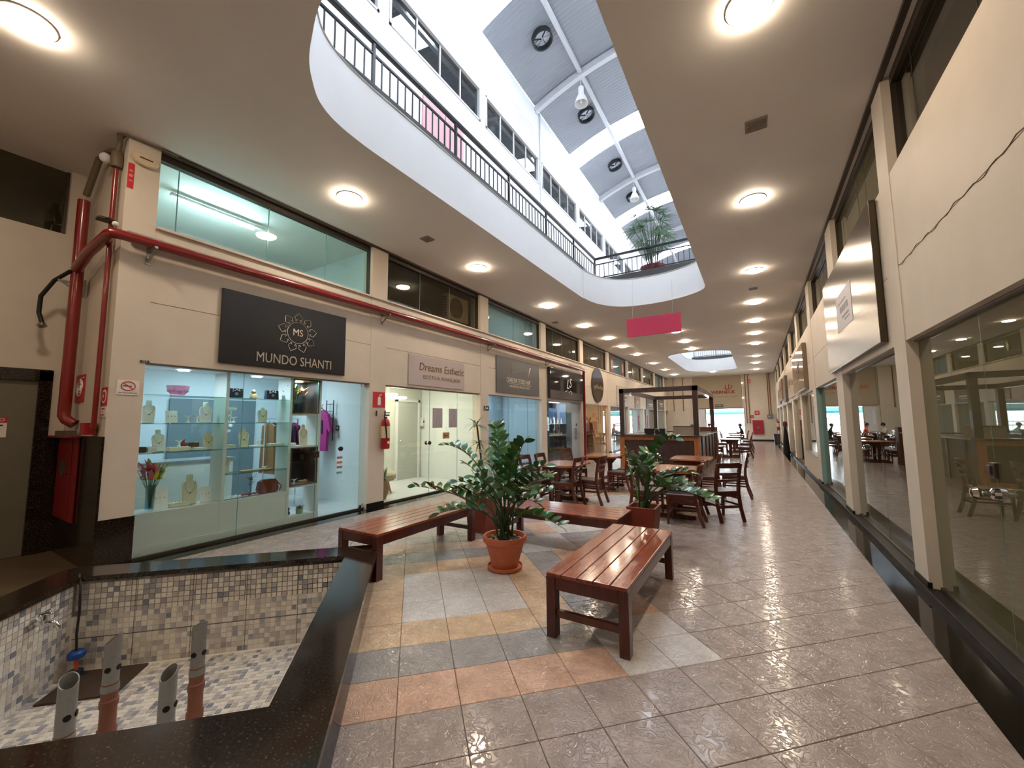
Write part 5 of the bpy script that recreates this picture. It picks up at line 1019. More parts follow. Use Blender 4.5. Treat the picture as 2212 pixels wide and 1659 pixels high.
# ================================================================ SHOP 5: mannequins, SHOPS 6-9
nw+=1; front(nw,'tinted glass front with mannequins and an orange inner wall',[15.78,18.84],GL('brownish_glass','b9aa94',.07))
struct(MB().box(-7.3,-7.25,15.6,17.6,0,2.62).obj('wall_mannequin_back',M('orange_inner_wall','a8623f',.6)),'orange inner wall behind the mannequins'); struct(MB().box(-8.3,-8.25,17.6,19,0,2.62).obj('wall_mannequin_side',M('taupe_inner_wall','8a7a68',.6)))
shoppanel('warm panel light above the mannequins',(-6.6,16.9,2.6),M('warm_display_emitter','fff4e4',.5,emit=70,ecol='ffe8cc'),.3,1.2)
brz=M('bronze_mannequin','8a6a3c',.3,.7)
def mannequin(label,loc,rz,topm,skirt):
    t=thing('mannequin',label,'mannequin',loc,(0,0,rz))
    MB().lathe([(.15,.02),(.15,.0)],n=20).lathe([(.012,0),(.012,.9)],n=8).obj('stand',chrome,t)
    MB().lathe([(.10,.72),(.15,.86),(.16,.95),(.115,1.1),(.13,1.22),(.155,1.33),(.13,1.42),(.05,1.46),(.045,1.52)],n=20,sx=1,sy=.65).obj('torso',brz,t,smooth=True)
    MB().ball((0,.01,1.63),.085,.1,.12).obj('head',brz,t,smooth=True)
    for s in (-1,1): MB().tube([(s*.16,0,1.38),(s*.22,-.02,1.12),(s*.2,.1,.9),(s*.19,.14,.8)],[.045,.035,.028,.018],10).obj('arm',brz,t,smooth=True); MB().tube([(s*.075,0,.8),(s*.085,.02,.45),(s*.08,-.01,.08),(s*.085,.08,.03)],[.08,.055,.035,.03],10).obj('leg',brz,t,smooth=True)
    MB().lathe([(.122,1.08),(.137,1.22),(.162,1.33),(.14,1.41)],n=20,sy=.68,cap=False).obj('top',topm,t,smooth=True); MB().lathe([(.12,1.02),(.17,.9),(.2,.5),(.24,.12)] if skirt else [(.125,1.0),(.165,.9),(.16,.75)],n=20,sy=.75,cap=False).obj('skirt',M('bronze_cloth','7a5c3a',.5,.3) if skirt else M('white_shorts','c9c3b8',.7),t,smooth=True)
mannequin('bronze mannequin in a black crop top behind the tinted glass',(-6.42,16.75,.03),-F_,M('black_cloth','111111',.8),True); mannequin('bronze mannequin farther along behind the tinted glass',(-6.6,17.75,.03),-F_-.4,brz,True)
nw+=1; front(nw,'frosted glass front with a red stripe across it',[19.25,20.7,22.32],GL('frosted_pale_glass','b5c2c6',.07,haze=.35)); 
for z in (1.27,1.36): tag(MB().box(XL-.094,XL-.092,19.3,22.3,z,z+.04).obj('glass_stripe',M('red_stripe','c9503f',.5)),'%s red stripe across the frosted shop glass'%('lower' if z<1.3 else 'upper'),'stripe','red stripes')
nw+=1; front(nw,'glass front with a poster figure in red, seventh shop on the left',[22.73,24.3,25.79],glassm); nw+=1; front(nw,'glass front of the eighth shop on the left',[26.2,27.6,29.27],glassb); nw+=1; front(nw,'glass front of the ninth shop on the left',[29.68,31.2,32.74],glassb)
struct(MB().box(-7.6,-7.55,19,33.2,0,2.62).obj('wall_far_shops_back',M('far_shop_wall','b9b5aa',.6)))
shoppanel('bright panel light in the seventh left shop',(-6.9,23.7,2.62),panel,.5,1.6); shoppanel('cool panel light in the frosted left shop',(-6.9,20.8,2.62),panel,.3,.8)
for y,l,cn in ((25.0,'tall shop poster with a figure in a red dress','7d2f3a'),(27.3,'tall pale shop poster with a red garment','9c2f2f')):
    t=thing('shop_poster',l,'poster',(XL-.09,y,1.55),LW); MB().box(-.4,.4,-.7,.7,0,.004).obj('sheet',M('poster_grey_'+cn,'8f8f96',.6),t); MB().lathe([(.12,-.6),(.2,-.2),(.13,.1),(.2,.25),(.05,.33)],(0,0,.004),ax='y',n=12,sy=.05).obj('dress_print',M('poster_dress_'+cn,cn,.7),t); MB().lathe([(.06,.33),(.08,.42),(.05,.5)],(0,0,.004),ax='y',n=12,sy=.05).obj('head_print',skinm,t)
# ================================================================ FIRE PIPES
def pipe(name,label,pts,r,m=redp,n=12): return tag(MB().tube(pts,r,n).obj(name,m,smooth=True),label,'pipe')
pipe('standpipe','thick red vertical fire pipe beside the service door',[(-7.08,1.36,4.35),(-7.08,1.36,1.72),(-7.08,1.36,1.66),(-7.06,1.38,1.61),(-7.02,1.44,1.56)],.058)
pipe('fire_main','long red fire pipe running along the left wall under the upper windows',[(-7.02,1.34,3.45),(-6.6,1.34,3.56),(-5.98,1.36,3.64),(-5.93,1.37,3.64),(-5.9,1.45,3.64),(-5.9,8,3.64),(-5.9,15.38,3.6),(-5.93,15.47,3.55),(-5.95,15.5,3.45),(-5.95,15.5,.0)],.055)
pipe('thin_fire_pipe','thin red vertical conduit on the column corner',[(-6.2,1.42,4.5),(-6.2,1.42,1.5)],.024)
pipe('elbow_hose','black flexible cable looping beside the thick red pipe',[(-7.06,1.3,3.42),(-7.2,1.2,3.3),(-7.3,1.12,3.1),(-7.32,1.12,2.9),(-7.3,1.15,2.78)],.022,blackp)
t=thing('cable_gland','small metal fitting at the end of the black cable','fitting',(-7.3,1.15,2.72)); MB().lathe([(.03,0),(.05,.02),(.03,.06)],n=12).obj('body',steel,t,smooth=True); MB().box(-.06,.0,-.02,.02,.0,.03).obj('tab',steel,t)
def bracket(label,y,z=3.58,x=XL,face='L'):
    t=thing('pipe_bracket',label,'bracket',(x,y,z),group='pipe brackets')
    MB().box(0,.02,-.02,.02,-.16,.06).obj('wall_plate',alum,t); MB().bar((0,0,0),(.24,0,0),.03,.025).obj('arm',alum,t); MB().bar((.01,0,-.14),(.2,0,-.01),.02,.02).obj('brace',alum,t); return t
for y,l in ((1.72,'angled bracket under the red pipe at the near column'),(5.2,'angled bracket under the red pipe above the extinguisher'),(8.78,'angled bracket under the red pipe above the exit sign'),(12.25,'angled bracket under the red pipe left of the trinket shop sign')): bracket(l,y)
b_=bracket('triangular bracket holding the thick red pipe on the return wall',1.455,3.3,-7.15); b_.rotation_euler=(0,0,-PI/2)
tag(MB().box(-5.99,-5.95,1.5,15.3,3.69,3.73).obj('cable_tray',alum),'thin aluminium conduit running along the top of the red pipe','conduit')
t=thing('emergency_light','small dark floodlight on a bracket at the column corner','floodlight',(-6.12,1.36,3.86)); MB().box(-.14,-.02,-.06,.06,-.01,.02).obj('lamp_head',M('dark_olive','3a3426',.5),t,bevel=.005); MB().tube([(-.03,0,0),(.02,.02,.0),(.06,.06,-.03)],.012,6).obj('arm',blackp,t); MB().ball((.06,.06,-.06),.03).obj('base',whitep,t,smooth=True)
t=thing('smoke_alarm','cream oval alarm sounder high on the near column','alarm',(XL,1.62,4.66),LW); MB().lathe([(.09,0),(.11,.02),(.1,.05),(.06,.06)],n=24,sx=1.15,sy=.75).obj('body',M('cream_plastic','cbb79a',.5),t,smooth=True); MB().box(-.06,.06,-.006,.006,.058,.064).obj('slot',blackp,t)
t=thing('pipe_cluster','grubby pipe fittings bundled at the ceiling above the column corner','fitting',(-6.2,1.42,4.62)); gm=M('grubby_metal','6f6250',.7,.3); MB().lathe([(.05,-.1),(.06,0),(.05,.08),(.03,.1)],n=12).obj('joint',gm,t,smooth=True); MB().tube([(0,0,.05),(.05,.0,.2),(.12,-.02,.25)],.03,8).obj('elbow',gm,t,smooth=True); MB().tube([(0,0,.1),(-.2,-.02,.16),(-.5,-.04,.16),(-.86,-.05,-.2)],.035,8).obj('elbow',gm,t,smooth=True); MB().ball((-.2,-.05,.06),.06).obj('sensor',whitep,t,smooth=True); MB().tube([(.02,.02,.26),(.17,.03,.25),(.19,.3,.255),(.19,.5,.26)],.012,6).obj('cable',gm,t)
# ---------------------------------------------------------------- signs on the return wall and column
def plate(name,label,cat,loc,rot,w,h,m,th=.004):
    t=thing(name,label,cat,loc,rot); MB().box(-w/2,w/2,-h/2,h/2,0,th).obj('plate',m,t); return t
def bars(t,rows,m,z,name='print_line'):
    for x,y,w,h in rows: MB().box(x-w/2,x+w/2,y-h/2,y+h/2,z,z+.0015).obj(name,m,t)
wm=M('sign_white','e4e0d8',.5); ink=M('sign_ink','201c1a',.6)
t=plate('hose_reel_sign','red sign with a white coiled hose symbol on the return wall','sign',(-7.06,1.472,1.99),EW,.36,.34,signred); sp=[(.12*(1-i/40)*math.cos(i*.5),.12*(1-i/40)*math.sin(i*.5),.006) for i in range(36)]; MB().tube([(.14,.13,.006),(.0,.12,.006)]+sp,.008,5).obj('hose_symbol',wm,t)
t=plate('alarm_point_sign','red fire alarm call point sign by the thin red pipe','sign',(-6.14,1.472,1.86),EW,.2,.2,signred); MB().lathe([(.075,.004),(.075,.006)],n=20).obj('ring',wm,t); MB().lathe([(.055,.006),(.055,.008)],n=20).obj('disc',signred,t); MB().prism([(-.015,-.02),(.025,0),(-.015,.02)],.008,.01).obj('arrow',wm,t)
t=plate('alarm_label','small pale label with red lines below the alarm sign','sign',(-6.14,1.472,1.69),EW,.2,.11,wm)
bars(t,[(0,.033,.1,.014),(0,.0,.025,.014),(0,-.033,.12,.014)],signred,.004)
t=plate('no_smoking_sign','white no-smoking sign on the near column','sign',(XL+.002,1.635,1.965),LW,.19,.165,wm); tor=[(.06*math.cos(2*PI*i/24),.016+.05*math.sin(2*PI*i/24),.006) for i in range(25)]; MB().tube(tor,.005,6).obj('red_ring',signred,t); MB().bar((-.042,.05,.006),(.042,-.018,.006),.008,.004).obj('red_bar',signred,t); MB().box(-.045,.03,.012,.02,.004,.006).obj('cigarette',ink,t); text('lettering','Nao fume nesta loja',.02,ink,t,(0,-.06,.005),depth=.001,width=.16)
t=plate('red_label','small red notice high on the near column','sign',(XL+.002,1.51,4.42),LW,.055,.3,signred); bars(t,[(0,.06,.03,.02),(0,0,.034,.03),(0,-.06,.03,.014)],M('faded_white','c98a80',.5),.004)
t=plate('shop_number','small dark shop number plate at the glass corner','sign',(XL+.004,1.76,2.275),LW,.085,.03,M('number_plate','4a4038',.5)); text('lettering','112',.03,wm,t,(0,0,.005),depth=.001)
t=plate('extinguisher_sign','red sign with a white extinguisher symbol','sign',(XL+.002,5.18,1.975),LW,.29,.29,signred); MB().box(-.035,.035,-.1,.05,.004,.007).obj('symbol_body',wm,t,bevel=.01); MB().tube([(0,.05,.006),(0,.08,.006),(.05,.1,.006)],.01,5).obj('symbol_hose',wm,t)
def extinguisher(label,loc,rot=0):
    t=thing('fire_extinguisher',label,'fire extinguisher',loc,(0,0,rot)); MB().lathe([(.07,0),(.082,.02),(.082,.46),(.065,.53),(.03,.56),(.03,.6)],n=20).obj('cylinder',redm,t,smooth=True)
    MB().box(-.012,.012,-.03,.08,.61,.64).box(-.012,.012,-.03,.09,.66,.68).obj('handle',blackp,t); MB().tube([(.0,-.02,.62),(.05,-.06,.7),(.07,-.09,.6),(.085,-.06,.35),(.085,-.04,.2)],.013,8).obj('hose',blackp,t,smooth=True); MB().lathe([(.0835,.2),(.0835,.42)],n=20,cap=False).obj('label_band',M('paper_label','d8cfa8',.6),t); MB().lathe([(.028,.084),(.028,.087)],(0,0,.12),ax='x',n=14).obj('seal',wm,t); return t
extinguisher('red fire extinguisher hanging on the post between the first two shops',(XL+.09,5.27,1.06)); 
t=thing('wall_hook','small dark hook above the left extinguisher','hook',(XL,5.12,1.72)); MB().box(0,.02,-.01,.01,-.05,.05).obj('plate',darkal,t)
# hydrant cabinet on the return wall
t=thing('hydrant_cabinet','red fire hose cabinet with a round window in the granite dado','cabinet',(-7.15,1.45,.43)); cr_=M('dimmed_red_enamel','7c161a',.4); MB().box(-.38,.38,-.02,.0,0,.97).obj('body',cr_,t,bevel=.004); MB().box(-.36,.2,-.028,-.02,.02,.95).obj('door',cr_,t,bevel=.003); MB().lathe([(.1,-.03),(.1,-.034)],(-.1,0,.6),ax='y',n=24).obj('window',M('cabinet_glass','5a5a52',.2),t); MB().ball((.12,-.03,.55),.018).obj('latch',blackp,t); MB().box(-.42,.42,-.12,.0,.97,.99).obj('top_board',cr_,t); MB().box(-.2,.3,-.1,-.02,.99,1.05).obj('tray',M('olive_tray','5c5240',.6),t)  # cabinet red darkened in its colour for the dim corner
t=thing('alarm_box','small red alarm box with a tap on top of the granite dado','alarm',(-6.32,1.42,1.47)); MB().box(-.1,.06,-.06,.04,-.03,.1).obj('body',redm,t,bevel=.004); MB().ball((.1,0,.06),.03).obj('valve',gm,t,smooth=True)
# signs on the service door
t=plate('accessible_sign','blue square sign on the grey service door','sign',(-7.625,.82,1.76),LW,.2,.2,M('sign_blue','22306a',.5)); MB().lathe([(.03,.004),(.03,.006)],(0,.04,0),n=14).obj('symbol_head',wm,t); MB().tube([(0,.01,.006),(-.01,-.05,.006),(.04,-.06,.006)],.01,5).obj('symbol_body',wm,t)
t=plate('attention_notice','white notice with red heading on the grey service door','sign',(-7.625,.86,1.53),LW,.3,.24,wm); MB().box(-.15,.15,.05,.12,.004,.006).obj('heading',signred,t); text('lettering','ATENÇÃO',.055,wm,t,(0,.085,.007),depth=.001); 
bars(t,[(0,.02,.24,.016),(-.04,-.02,.16,.016),(-.05,-.06,.14,.016)],ink,.004)
t=thing('door_handle_bar','dark tubular handle on the grey service door','door handle',(-7.6,.92,.63)); MB().tube([(-.02,0,0),(.05,0,0),(.05,.08,0)],.022,10).obj('bar',blackp,t,smooth=True); demote(t,bpy.data.objects['door_1'])
# ================================================================ SHOP SIGN BOARDS, LEFT
silv=M('polished_letters','d6cab6',.28,.8); palel=M('pale_letters','d2cabc',.5)
t=thing('shop_sign','black sign board with silver lettering and a round petal emblem','sign',(XL+.002,3.45,2.86),LW); MB().box(-.95,.95,-.505,.505,0,.03).obj('board',M('black_sign','15161a',.35),t,bevel=.003); text('lettering','MUNDO SHANTI',.2,silv,t,(.1,-.37,.033),depth=.006,width=1.17)
em=MB(); cx,cy=.1,.08; em.tube([(cx+.165*math.cos(2*PI*i/40),cy+.165*math.sin(2*PI*i/40),.033) for i in range(41)],.004,5); em.obj('emblem_ring',silv,t)
for k in range(9):
    a=PI/2+2*PI*k/9; rr=[(.2,-.17),(.185,-.1),(.21,-.06),(.205,-.1),(.22,-.15),(.25,-.15),(.275,-.08),(.31,0),(.275,.08),(.25,.15),(.22,.15),(.205,.1),(.21,.06),(.185,.1),(.2,.17)]
    MB().tube([(cx+r*math.cos(a+b2*1.7),cy+r*math.sin(a+b2*1.7),.033) for r,b2 in rr],.004,5).obj('emblem_petal',silv,t)
text('lettering','MS',.15,silv,t,(cx,cy,.033),depth=.004,sx=.9)
t=thing('shop_sign','pale acrylic sign with bronze script lettering above the beauty salon','sign',(XL+.002,6.83,2.64),LW); MB().box(-.92,.92,-.32,.32,0,.015).obj('board',M('pale_acrylic','b9aeab',.12),t,bevel=.002); text('lettering','Dreams Esthetic',.23,M('bronze_letters','8a6d50',.25,.7),t,(.12,.08,.018),depth=.006,width=1.5,shear=.12); text('lettering','ESTÉTICA AVANÇADA',.11,M('bronze_letters2','a08364',.25,.7),t,(.12,-.13,.018),depth=.004,width=1.25)
t=thing('shop_sign','dark grey sign with thin pale lettering and scissors above the blue studio','sign',(XL+.002,10.43,2.86),LW); MB().box(-1.27,1.27,-.51,.51,0,.02).obj('board',M('charcoal_sign','4f4d4c',.4),t,bevel=.003); text('lettering','CHARLENE STUDIO HAIR',.2,palel,t,(-.05,-.13,.022),depth=.004,width=1.4); text('lettering','ESPECIALISTA EM MECHAS E CORTE',.1,palel,t,(0,-.3,.022),depth=.003,width=1.2); MB().box(-.75,.72,-.225,-.215,.02,.024).obj('underline',silv,t); MB().tube([(-.6,.05,.024),(-.5,.38,.024),(-.45,.08,.024),(-.3,.12,.024),(0,.2,.024),(.3,.18,.024),(.45,.08,.024)],.003,5).tube([(.5,.33,.024),(.66,.06,.024)],.003,5).tube([(.66,.35,.024),(.52,.06,.024)],.003,5).obj('scissors_line',silv,t)
t=thing('shop_sign','glossy dark sign box with a white two-letter monogram','sign',(XL+.002,13.95,2.87),LW); MB().box(-1.6,1.6,-.53,.53,0,.1).obj('board',M('glossy_dark_sign','2c2b30',.04),t,bevel=.004); text('lettering','L',.5,wm,t,(-.1,.02,.104),depth=.006,shear=.3); text('lettering','S',.5,wm,t,(.12,.08,.104),depth=.006,shear=.3); MB().tube([(-.35,-.26,.104),(-.15,-.2,.104),(0,-.28,.104),(.15,-.2,.104),(.3,-.25,.104),(.2,-.32,.104)],.012,6).obj('flourish',wm,t,smooth=True)
t=thing('shop_sign','tall oval dark glass sign on the left wall','sign',(XL+.01,17.4,3.13),LW); MB().lathe([(1,0),(1,.03)],n=48,sx=.76,sy=.77).obj('board',M('oval_sign','3a322c',.06),t); text('lettering','upllbodas',.28,M('oval_letters','8d7d63',.4),t,(.05,-.08,.033),depth=.004,width=1.2)
for (y0,y1,z0,z1,cn,l,tx) in ((20.3,22.6,2.31,3.34,'b5b0a4','pale sign board with a house emblem behind the kiosk post','STUDIO'),(23.85,25.0,2.26,2.94,'8a6f52','small brown sign with a gold swirl','S'),(26.7,29.05,2.29,2.98,'4b443c','dark brown sign with pale lettering','DESIGN'),(30.4,32.4,2.3,3.3,'4c4a44','dark sign nearest the far left corner','STUDIO')):
    t=thing('shop_sign',l,'sign',(XL+.002,(y0+y1)/2,(z0+z1)/2),LW); w_,h_=(y1-y0)/2,(z1-z0)/2; MB().box(-w_,w_,-h_,h_,0,.03).obj('board',M('far_sign_'+cn,cn,.4),t); bars(t,[(0,-.1*h_,w_*1.1,h_*.22),(0,-.45*h_,w_*.8,h_*.1)] if tx!='S' else [(0,.1*h_,w_*.5,h_*.5)],M('far_letters_dark' if cn=='b5b0a4' else 'far_letters','6d675d' if cn=='b5b0a4' else 'c9bfa5',.5),.03)
    if tx=='STUDIO' and y0<21: MB().prism([(-.3,.1),(.3,.1),(.3,.25),(0,.42),(-.3,.25)],.03,.034).obj('house_emblem',M('far_letters_dark','6d675d',.5),t)
t=plate('exit_sign','dark exit sign with running figure on the post','sign',(XL+.002,8.7,1.9),LW,.24,.12,M('exit_dark','1d2a28',.5)); MB().prism([(.02,-.03),(.08,0),(.02,.03)],.004,.006).obj('arrow',wm,t); MB().box(-.02,.03,-.012,.012,.004,.006).obj('arrow_shaft',wm,t); MB().tube([(-.09,-.04,.006),(-.07,0,.006),(-.05,-.04,.006)],.008,5).tube([(-.07,0,.006),(-.06,.03,.006)],.009,5).ball((-.055,.045,.006),.012,.012,.003).obj('figure',wm,t)
t=plate('red_notice','small red notice on the salon glass','sign',(XL-.09,8.3,1.5),LW,.09,.16,signred); MB().box(-.03,.03,-.05,.05,.004,.006).obj('panel',wm,t)
def camera_unit(label,loc,rot):
    t=thing('security_camera',label,'security camera',loc,rot); MB().lathe([(.03,0),(.03,.02)],n=12).obj('mount',whitep,t); MB().tube([(0,0,.02),(0,0,.08)],.01,6).obj('arm',whitep,t); MB().lathe([(.03,-.06),(.035,.06)],(0,0,.1),ax='x',n=14).obj('housing',whitep,t,smooth=True); MB().lathe([(.028,.061),(.02,.075)],(0,0,.1),ax='x',n=12).obj('lens',blackp,t)
camera_unit('white security camera on the post near the oval sign',(XL,19.35,3.55),(PI/2,0,PI/2))
# behind upper windows
t=thing('tube_lamp','glowing fluorescent tube behind the first greenish upper window','lamp',(-7.0,2.8,4.78)); MB().lathe([(.025,-.5),(.025,.5)],ax='y',n=12).obj('tube',tube_e,t,smooth=True); MB().box(-.03,.03,-.62,.66,.03,.07).obj('batten',whitep,t)
t=thing('air_conditioner','beige outdoor air conditioner unit behind the dark upper window','air conditioner',(-6.32,7.72,3.99)); MB().box(-.12,.12,-.42,.4,.03,.66).obj('casing',M('ac_beige','b5a688',.5),t,bevel=.015); ring=[(.135,.24*math.cos(2*PI*i/28)-.1,.35+.24*math.sin(2*PI*i/28)) for i in range(29)]; MB().tube(ring,.008,6).obj('fan_ring',M('ac_dark','5f5340',.5),t)
for i in range(-6,7): hh=math.sqrt(max(.0,.24**2-(i*.037)**2)); MB().tube([(.13,-.1+i*.037,.35-hh),(.13,-.1+i*.037,.35+hh)],.004,5).obj('grille_bar',M('ac_dark','5f5340',.5),t)
MB().lathe([(.23,.121),(.23,.123)],(0,-.1,.35),ax='x',n=24).obj('fan_disc',M('ac_shadow','7a6a50',.6),t); 
for i in range(8): MB().box(-.1,.1,-.425,-.419,.1+i*.065,.13+i*.065).obj('side_slot',blackp,t)
for k,(y,l,cn) in enumerate(((20.0,'brown pasted poster left in the poster window','6b3f33'),(21.9,'reddish pasted poster right in the poster window','7d4a44'))):
    t=plate('window_poster',l,'poster',(XL-.105,y,4.36),LW,.5,.8,M('win_poster_%d'%k,cn,.6)); MB().box(-.15,.15,-.2,.25,.004,.006).obj('print',M('poster_pale','b09a88',.6),t)
t=thing('hanging_ornament','pale diamond ornament hanging in the brown upper window','ornament',(XL-.09,23.9,4.4),LW); MB().prism([(0,-.22),(.09,0),(0,.22),(-.09,0)],0,.02).obj('diamond',M('ornament_pale','c9bd96',.4),t); MB().tube([(0,.22,.01),(0,.42,.01)],.004,5).obj('cord',ink,t)
# ================================================================ RIGHT SIDE
def rfront(num,label,ys,glass,z0=.07,z1=GT,x=XR+.09):
    return front(num,label,ys,glass,x,z0,z1)
ro=['olive-tinted glass front nearest the camera on the right','clear glass front under the steel sign on the right','glass front beside the teal wall end on the right']
nw+=1; wr0=rfront(nw,ro[0],[1.96,3.885,5.06],glasso); nw+=1; wr1=rfront(nw,ro[1],[5.42,6.7,8.3],glassd); nw+=1; wr2=rfront(nw,ro[2],[8.9,10.4,11.8],glassd)
nw+=1; rfront(nw,'window above a low wall on the right, fourth bay',[12.37,14.0,15.25],glassd,.6); struct(MB().box(XR,XR+.2,12.37,15.25,0,.6).obj('wall_low_right',wallm),'low cream wall under the fourth right window'); struct(MB().box(XR-.01,XR+.22,12.36,15.25,.6,.625).obj('trim_9',alum))
for k in range(4,9):
    a,c=rposts[k+3][1],rposts[k+4][0] if k+4<len(rposts) else YE; nw+=1; rfront(nw,'%s glass front along the right wall'%onum[k],[a,(a+c)/2,c],glassb if k%2 else glassd)
teal=M('teal_reveal','84a09c',.4); struct(MB().box(XR+.005,XR+.45,11.775,11.79,.1,GT).obj('wall_teal_reveal',teal),'teal painted end of the post beside the third right glass front')
t=thing('door_knob','x','knob',(XR+.085,3.88,1.06)); MB().lathe([(.04,0),(.035,-.03),(.015,-.04),(.015,-.07),(.03,-.08),(.04,-.1),(.03,-.125),(.01,-.13)],ax='x',n=18).obj('knob',chrome,t,smooth=True); MB().box(-.02,.02,-.035,.035,.1,.2).box(-.03,.0,.0,.06,.12,.18).obj('lock_case',M('lock_bronze','4a3a30',.35,.6),t,bevel=.004); demote(t,wr0)
# steel sign with pasted paper
t=thing('shop_sign','large brushed steel sign box with a pasted white paper','sign',(XR-.002,7.35,3.13),RW); MB().box(-1.76,1.76,-.78,.78,0,.06).obj('board',M('brushed_steel_sign','574f45',.24,1,stretch=(2,60,2),bump=.15,bscale=2,bdist=.003),t,bevel=.004); MB().box(-.56,.56,-.27,.27,.06,.063).obj('paper',M('white_paper','cfccd0',.6),t); bars(t,[(-.1,.13,.6,.02),(-.2,.02,.13,.09),(-.05,.02,.1,.09),(.08,.02,.1,.09),(.24,.02,.14,.09),(.1,-.1,.5,.03),(.2,-.16,.35,.02)],M('faded_ink','8a8a92',.6),.063)
t=thing('shop_sign','beige glossy sign box with brown and red emblem on the right wall','sign',(XR-.002,14.9,2.98),RW); MB().box(-1.75,1.75,-.61,.61,0,.09).obj('board',M('beige_gloss_sign','8d7860',.08),t,bevel=.004); MB().bar((-.1,.05,.092),(.5,.25,.092),.1,.006,upv=(0,0,1)).bar((-.1,-.1,.092),(.55,.1,.092),.1,.006,upv=(0,0,1)).bar((.0,-.25,.092),(.5,-.08,.092),.08,.006,upv=(0,0,1)).obj('emblem_stripe',M('brown_stripe','4a3a33',.4),t); MB().lathe([(.09,.09),(.09,.094)],(-.35,.05,0),n=20).obj('emblem_dot',M('red_dot','a5342c',.4),t)
for (y0,y1,z0,z1,cn,l,tx,d) in ((17.3,20.4,2.4,3.5,'b5a68c','beige sign panel with upright grey lettering on the right','ARTE',.03),(21.0,22.6,2.35,3.45,'5a5046','dark grey sign box on the right wall','MODA',.1),(23.2,25.4,2.5,3.5,'8a6a4c','brown wooden sign with a plaque on the right','CAFE',.12),(26.2,28.6,2.4,3.2,'7a5f48','reddish-brown sign farthest on the right wall','LOJA',.08)):
    t=thing('shop_sign',l,'sign',(XR-.002,(y0+y1)/2,(z0+z1)/2),RW); w_,h_=(y1-y0)/2,(z1-z0)/2; MB().box(-w_,w_,-h_,h_,0,d).obj('board',M('rsign_'+cn,cn,.35),t,bevel=.004); bars(t,[(-w_*.55,0,w_*.3,h_*.55),(-w_*.15,.05,w_*.3,h_*.45),(w_*.2,0,w_*.12,h_*.5),(w_*.55,-.05,w_*.35,h_*.35)] if cn=='b5a68c' else [(0,.1*h_,w_*.8,h_*.4),(0,-.35*h_,w_*.6,h_*.12)],M('rsign_ink_d' if cn!='5a5046' else 'rsign_ink_l','5a5046' if cn!='5a5046' else '9a8f7c',.5),d,'emblem_block')
camera_unit('white security camera on the right wall under the far upper windows',(XR-.001,17.0,3.72),(PI/2,0,-PI/2))
# cracks and stains stay as thin geometry: hairline crack on the near right spandrel
pts=[(XR+.004,5.4-.07*i,2.986+.012*math.sin(i*1.7)+.008*math.sin(i*.6)) for i in range(36)]; tag(MB().tube(pts,.0022,4).obj('wall_crack',M('crack_dark','6e5c49',.9)),'dark hairline crack along the joint of the near right wall','crack')
extinguisher('red fire extinguisher on a stand by the far right wall',(XR-.14,29.2,.9),PI); t=thing('extinguisher_stand','thin metal stand under the far right extinguisher','stand',(XR-.14,29.2,0)); MB().tube([(-.06,0,.015),(-.06,0,.9)],.012,6).tube([(.06,0,.015),(.06,0,.9)],.012,6).obj('leg',alum,t); MB().box(-.09,.09,-.09,.09,.88,.9).box(-.1,.1,-.1,.1,0,.015).obj('plate',alum,t)
t=thing('waste_bin','dark grey waste bin in the far right corner','bin',(1.0,29.9,0)); MB().add([(-.13,-.16,0),(.13,-.16,0),(.13,.16,0),(-.13,.16,0),(-.16,-.2,.62),(.16,-.2,.62),(.16,.2,.62),(-.16,.2,.62)],[(0,3,2,1),(4,5,6,7),(0,1,5,4),(1,2,6,5),(2,3,7,6),(3,0,4,7)]).obj('body',M('bin_grey','2b2e33',.5),t,bevel=.01); MB().box(-.18,.18,-.22,.22,.62,.66).obj('lid',M('bin_grey','2b2e33',.5),t,bevel=.01)
t=thing('draped_stand','tall black cloth-draped stand by the right wall','stand',(1.05,21.6,0)); MB().lathe([(.22,.02),(.2,.4),(.14,.8),(.09,1.15),(.05,1.25)],n=14,sx=.6).obj('cloth',M('black_drape','0d0d0f',.9),t,smooth=True); MB().lathe([(.06,1.2),(.09,1.3),(.08,1.42),(.03,1.46)],n=12).obj('top',M('brown_leather','5a3426',.5),t,smooth=True); MB().lathe([(.18,0),(.18,.02)],n=14,sx=.6).obj('base',blackp,t)
t=plate('yellow_notice','small yellow notice on the right shop glass','sign',(XR+.06,20.6,1.3),RW,.35,.25,M('yellow_paper','d0b02a',.6)); bars(t,[(0,.04,.22,.03),(0,-.03,.16,.02)],ink,.004)
# ================================================================ END WALL
t=thing('wall_banner','beige banner with dark red lettering and orange rays over the street doorway','banner',(-2.5,YE-.06,3.68),EW); MB().box(-1.66,1.64,-1.25,1.25,0,.03).obj('sheet',M('banner_beige','a99b84',.7),t); MB().box(-1.68,1.66,1.2,1.28,-.01,.06).obj('top_rail',whitep,t)
dkr_=M('banner_dark_red','7d1f26',.6); ora=M('banner_orange','c4502a',.6)
text('lettering','VIA',.3,ora,t,(-.98,-.07,.032),depth=.002,off=.008,width=.5); text('lettering','WERNECK',.3,dkr_,t,(.42,-.07,.032),depth=.002,off=.01,width=1.65); text('lettering','seu jeito, seu lugar',.2,M('banner_tag','9c6a5a',.6),t,(.45,-.38,.032),depth=.002,shear=.25,width=1.85)
for k,(a,ln) in enumerate(((2.65,.38),(2.15,.42),(1.5,.42),(.95,.38))):
    o_=Vector((.82,.12,.033)); d=Vector((math.cos(a),math.sin(a),0)); s_=Vector((-d.y,d.x,0))*(.1 if k<2 else -.06 if k==3 else .03)
    MB().tube([o_,o_+d*ln*.5+s_,o_+d*ln],[.012,.03,.022],6).obj('emblem_ray',ora if k<1 else M('banner_rust','8f3a22',.6),t)
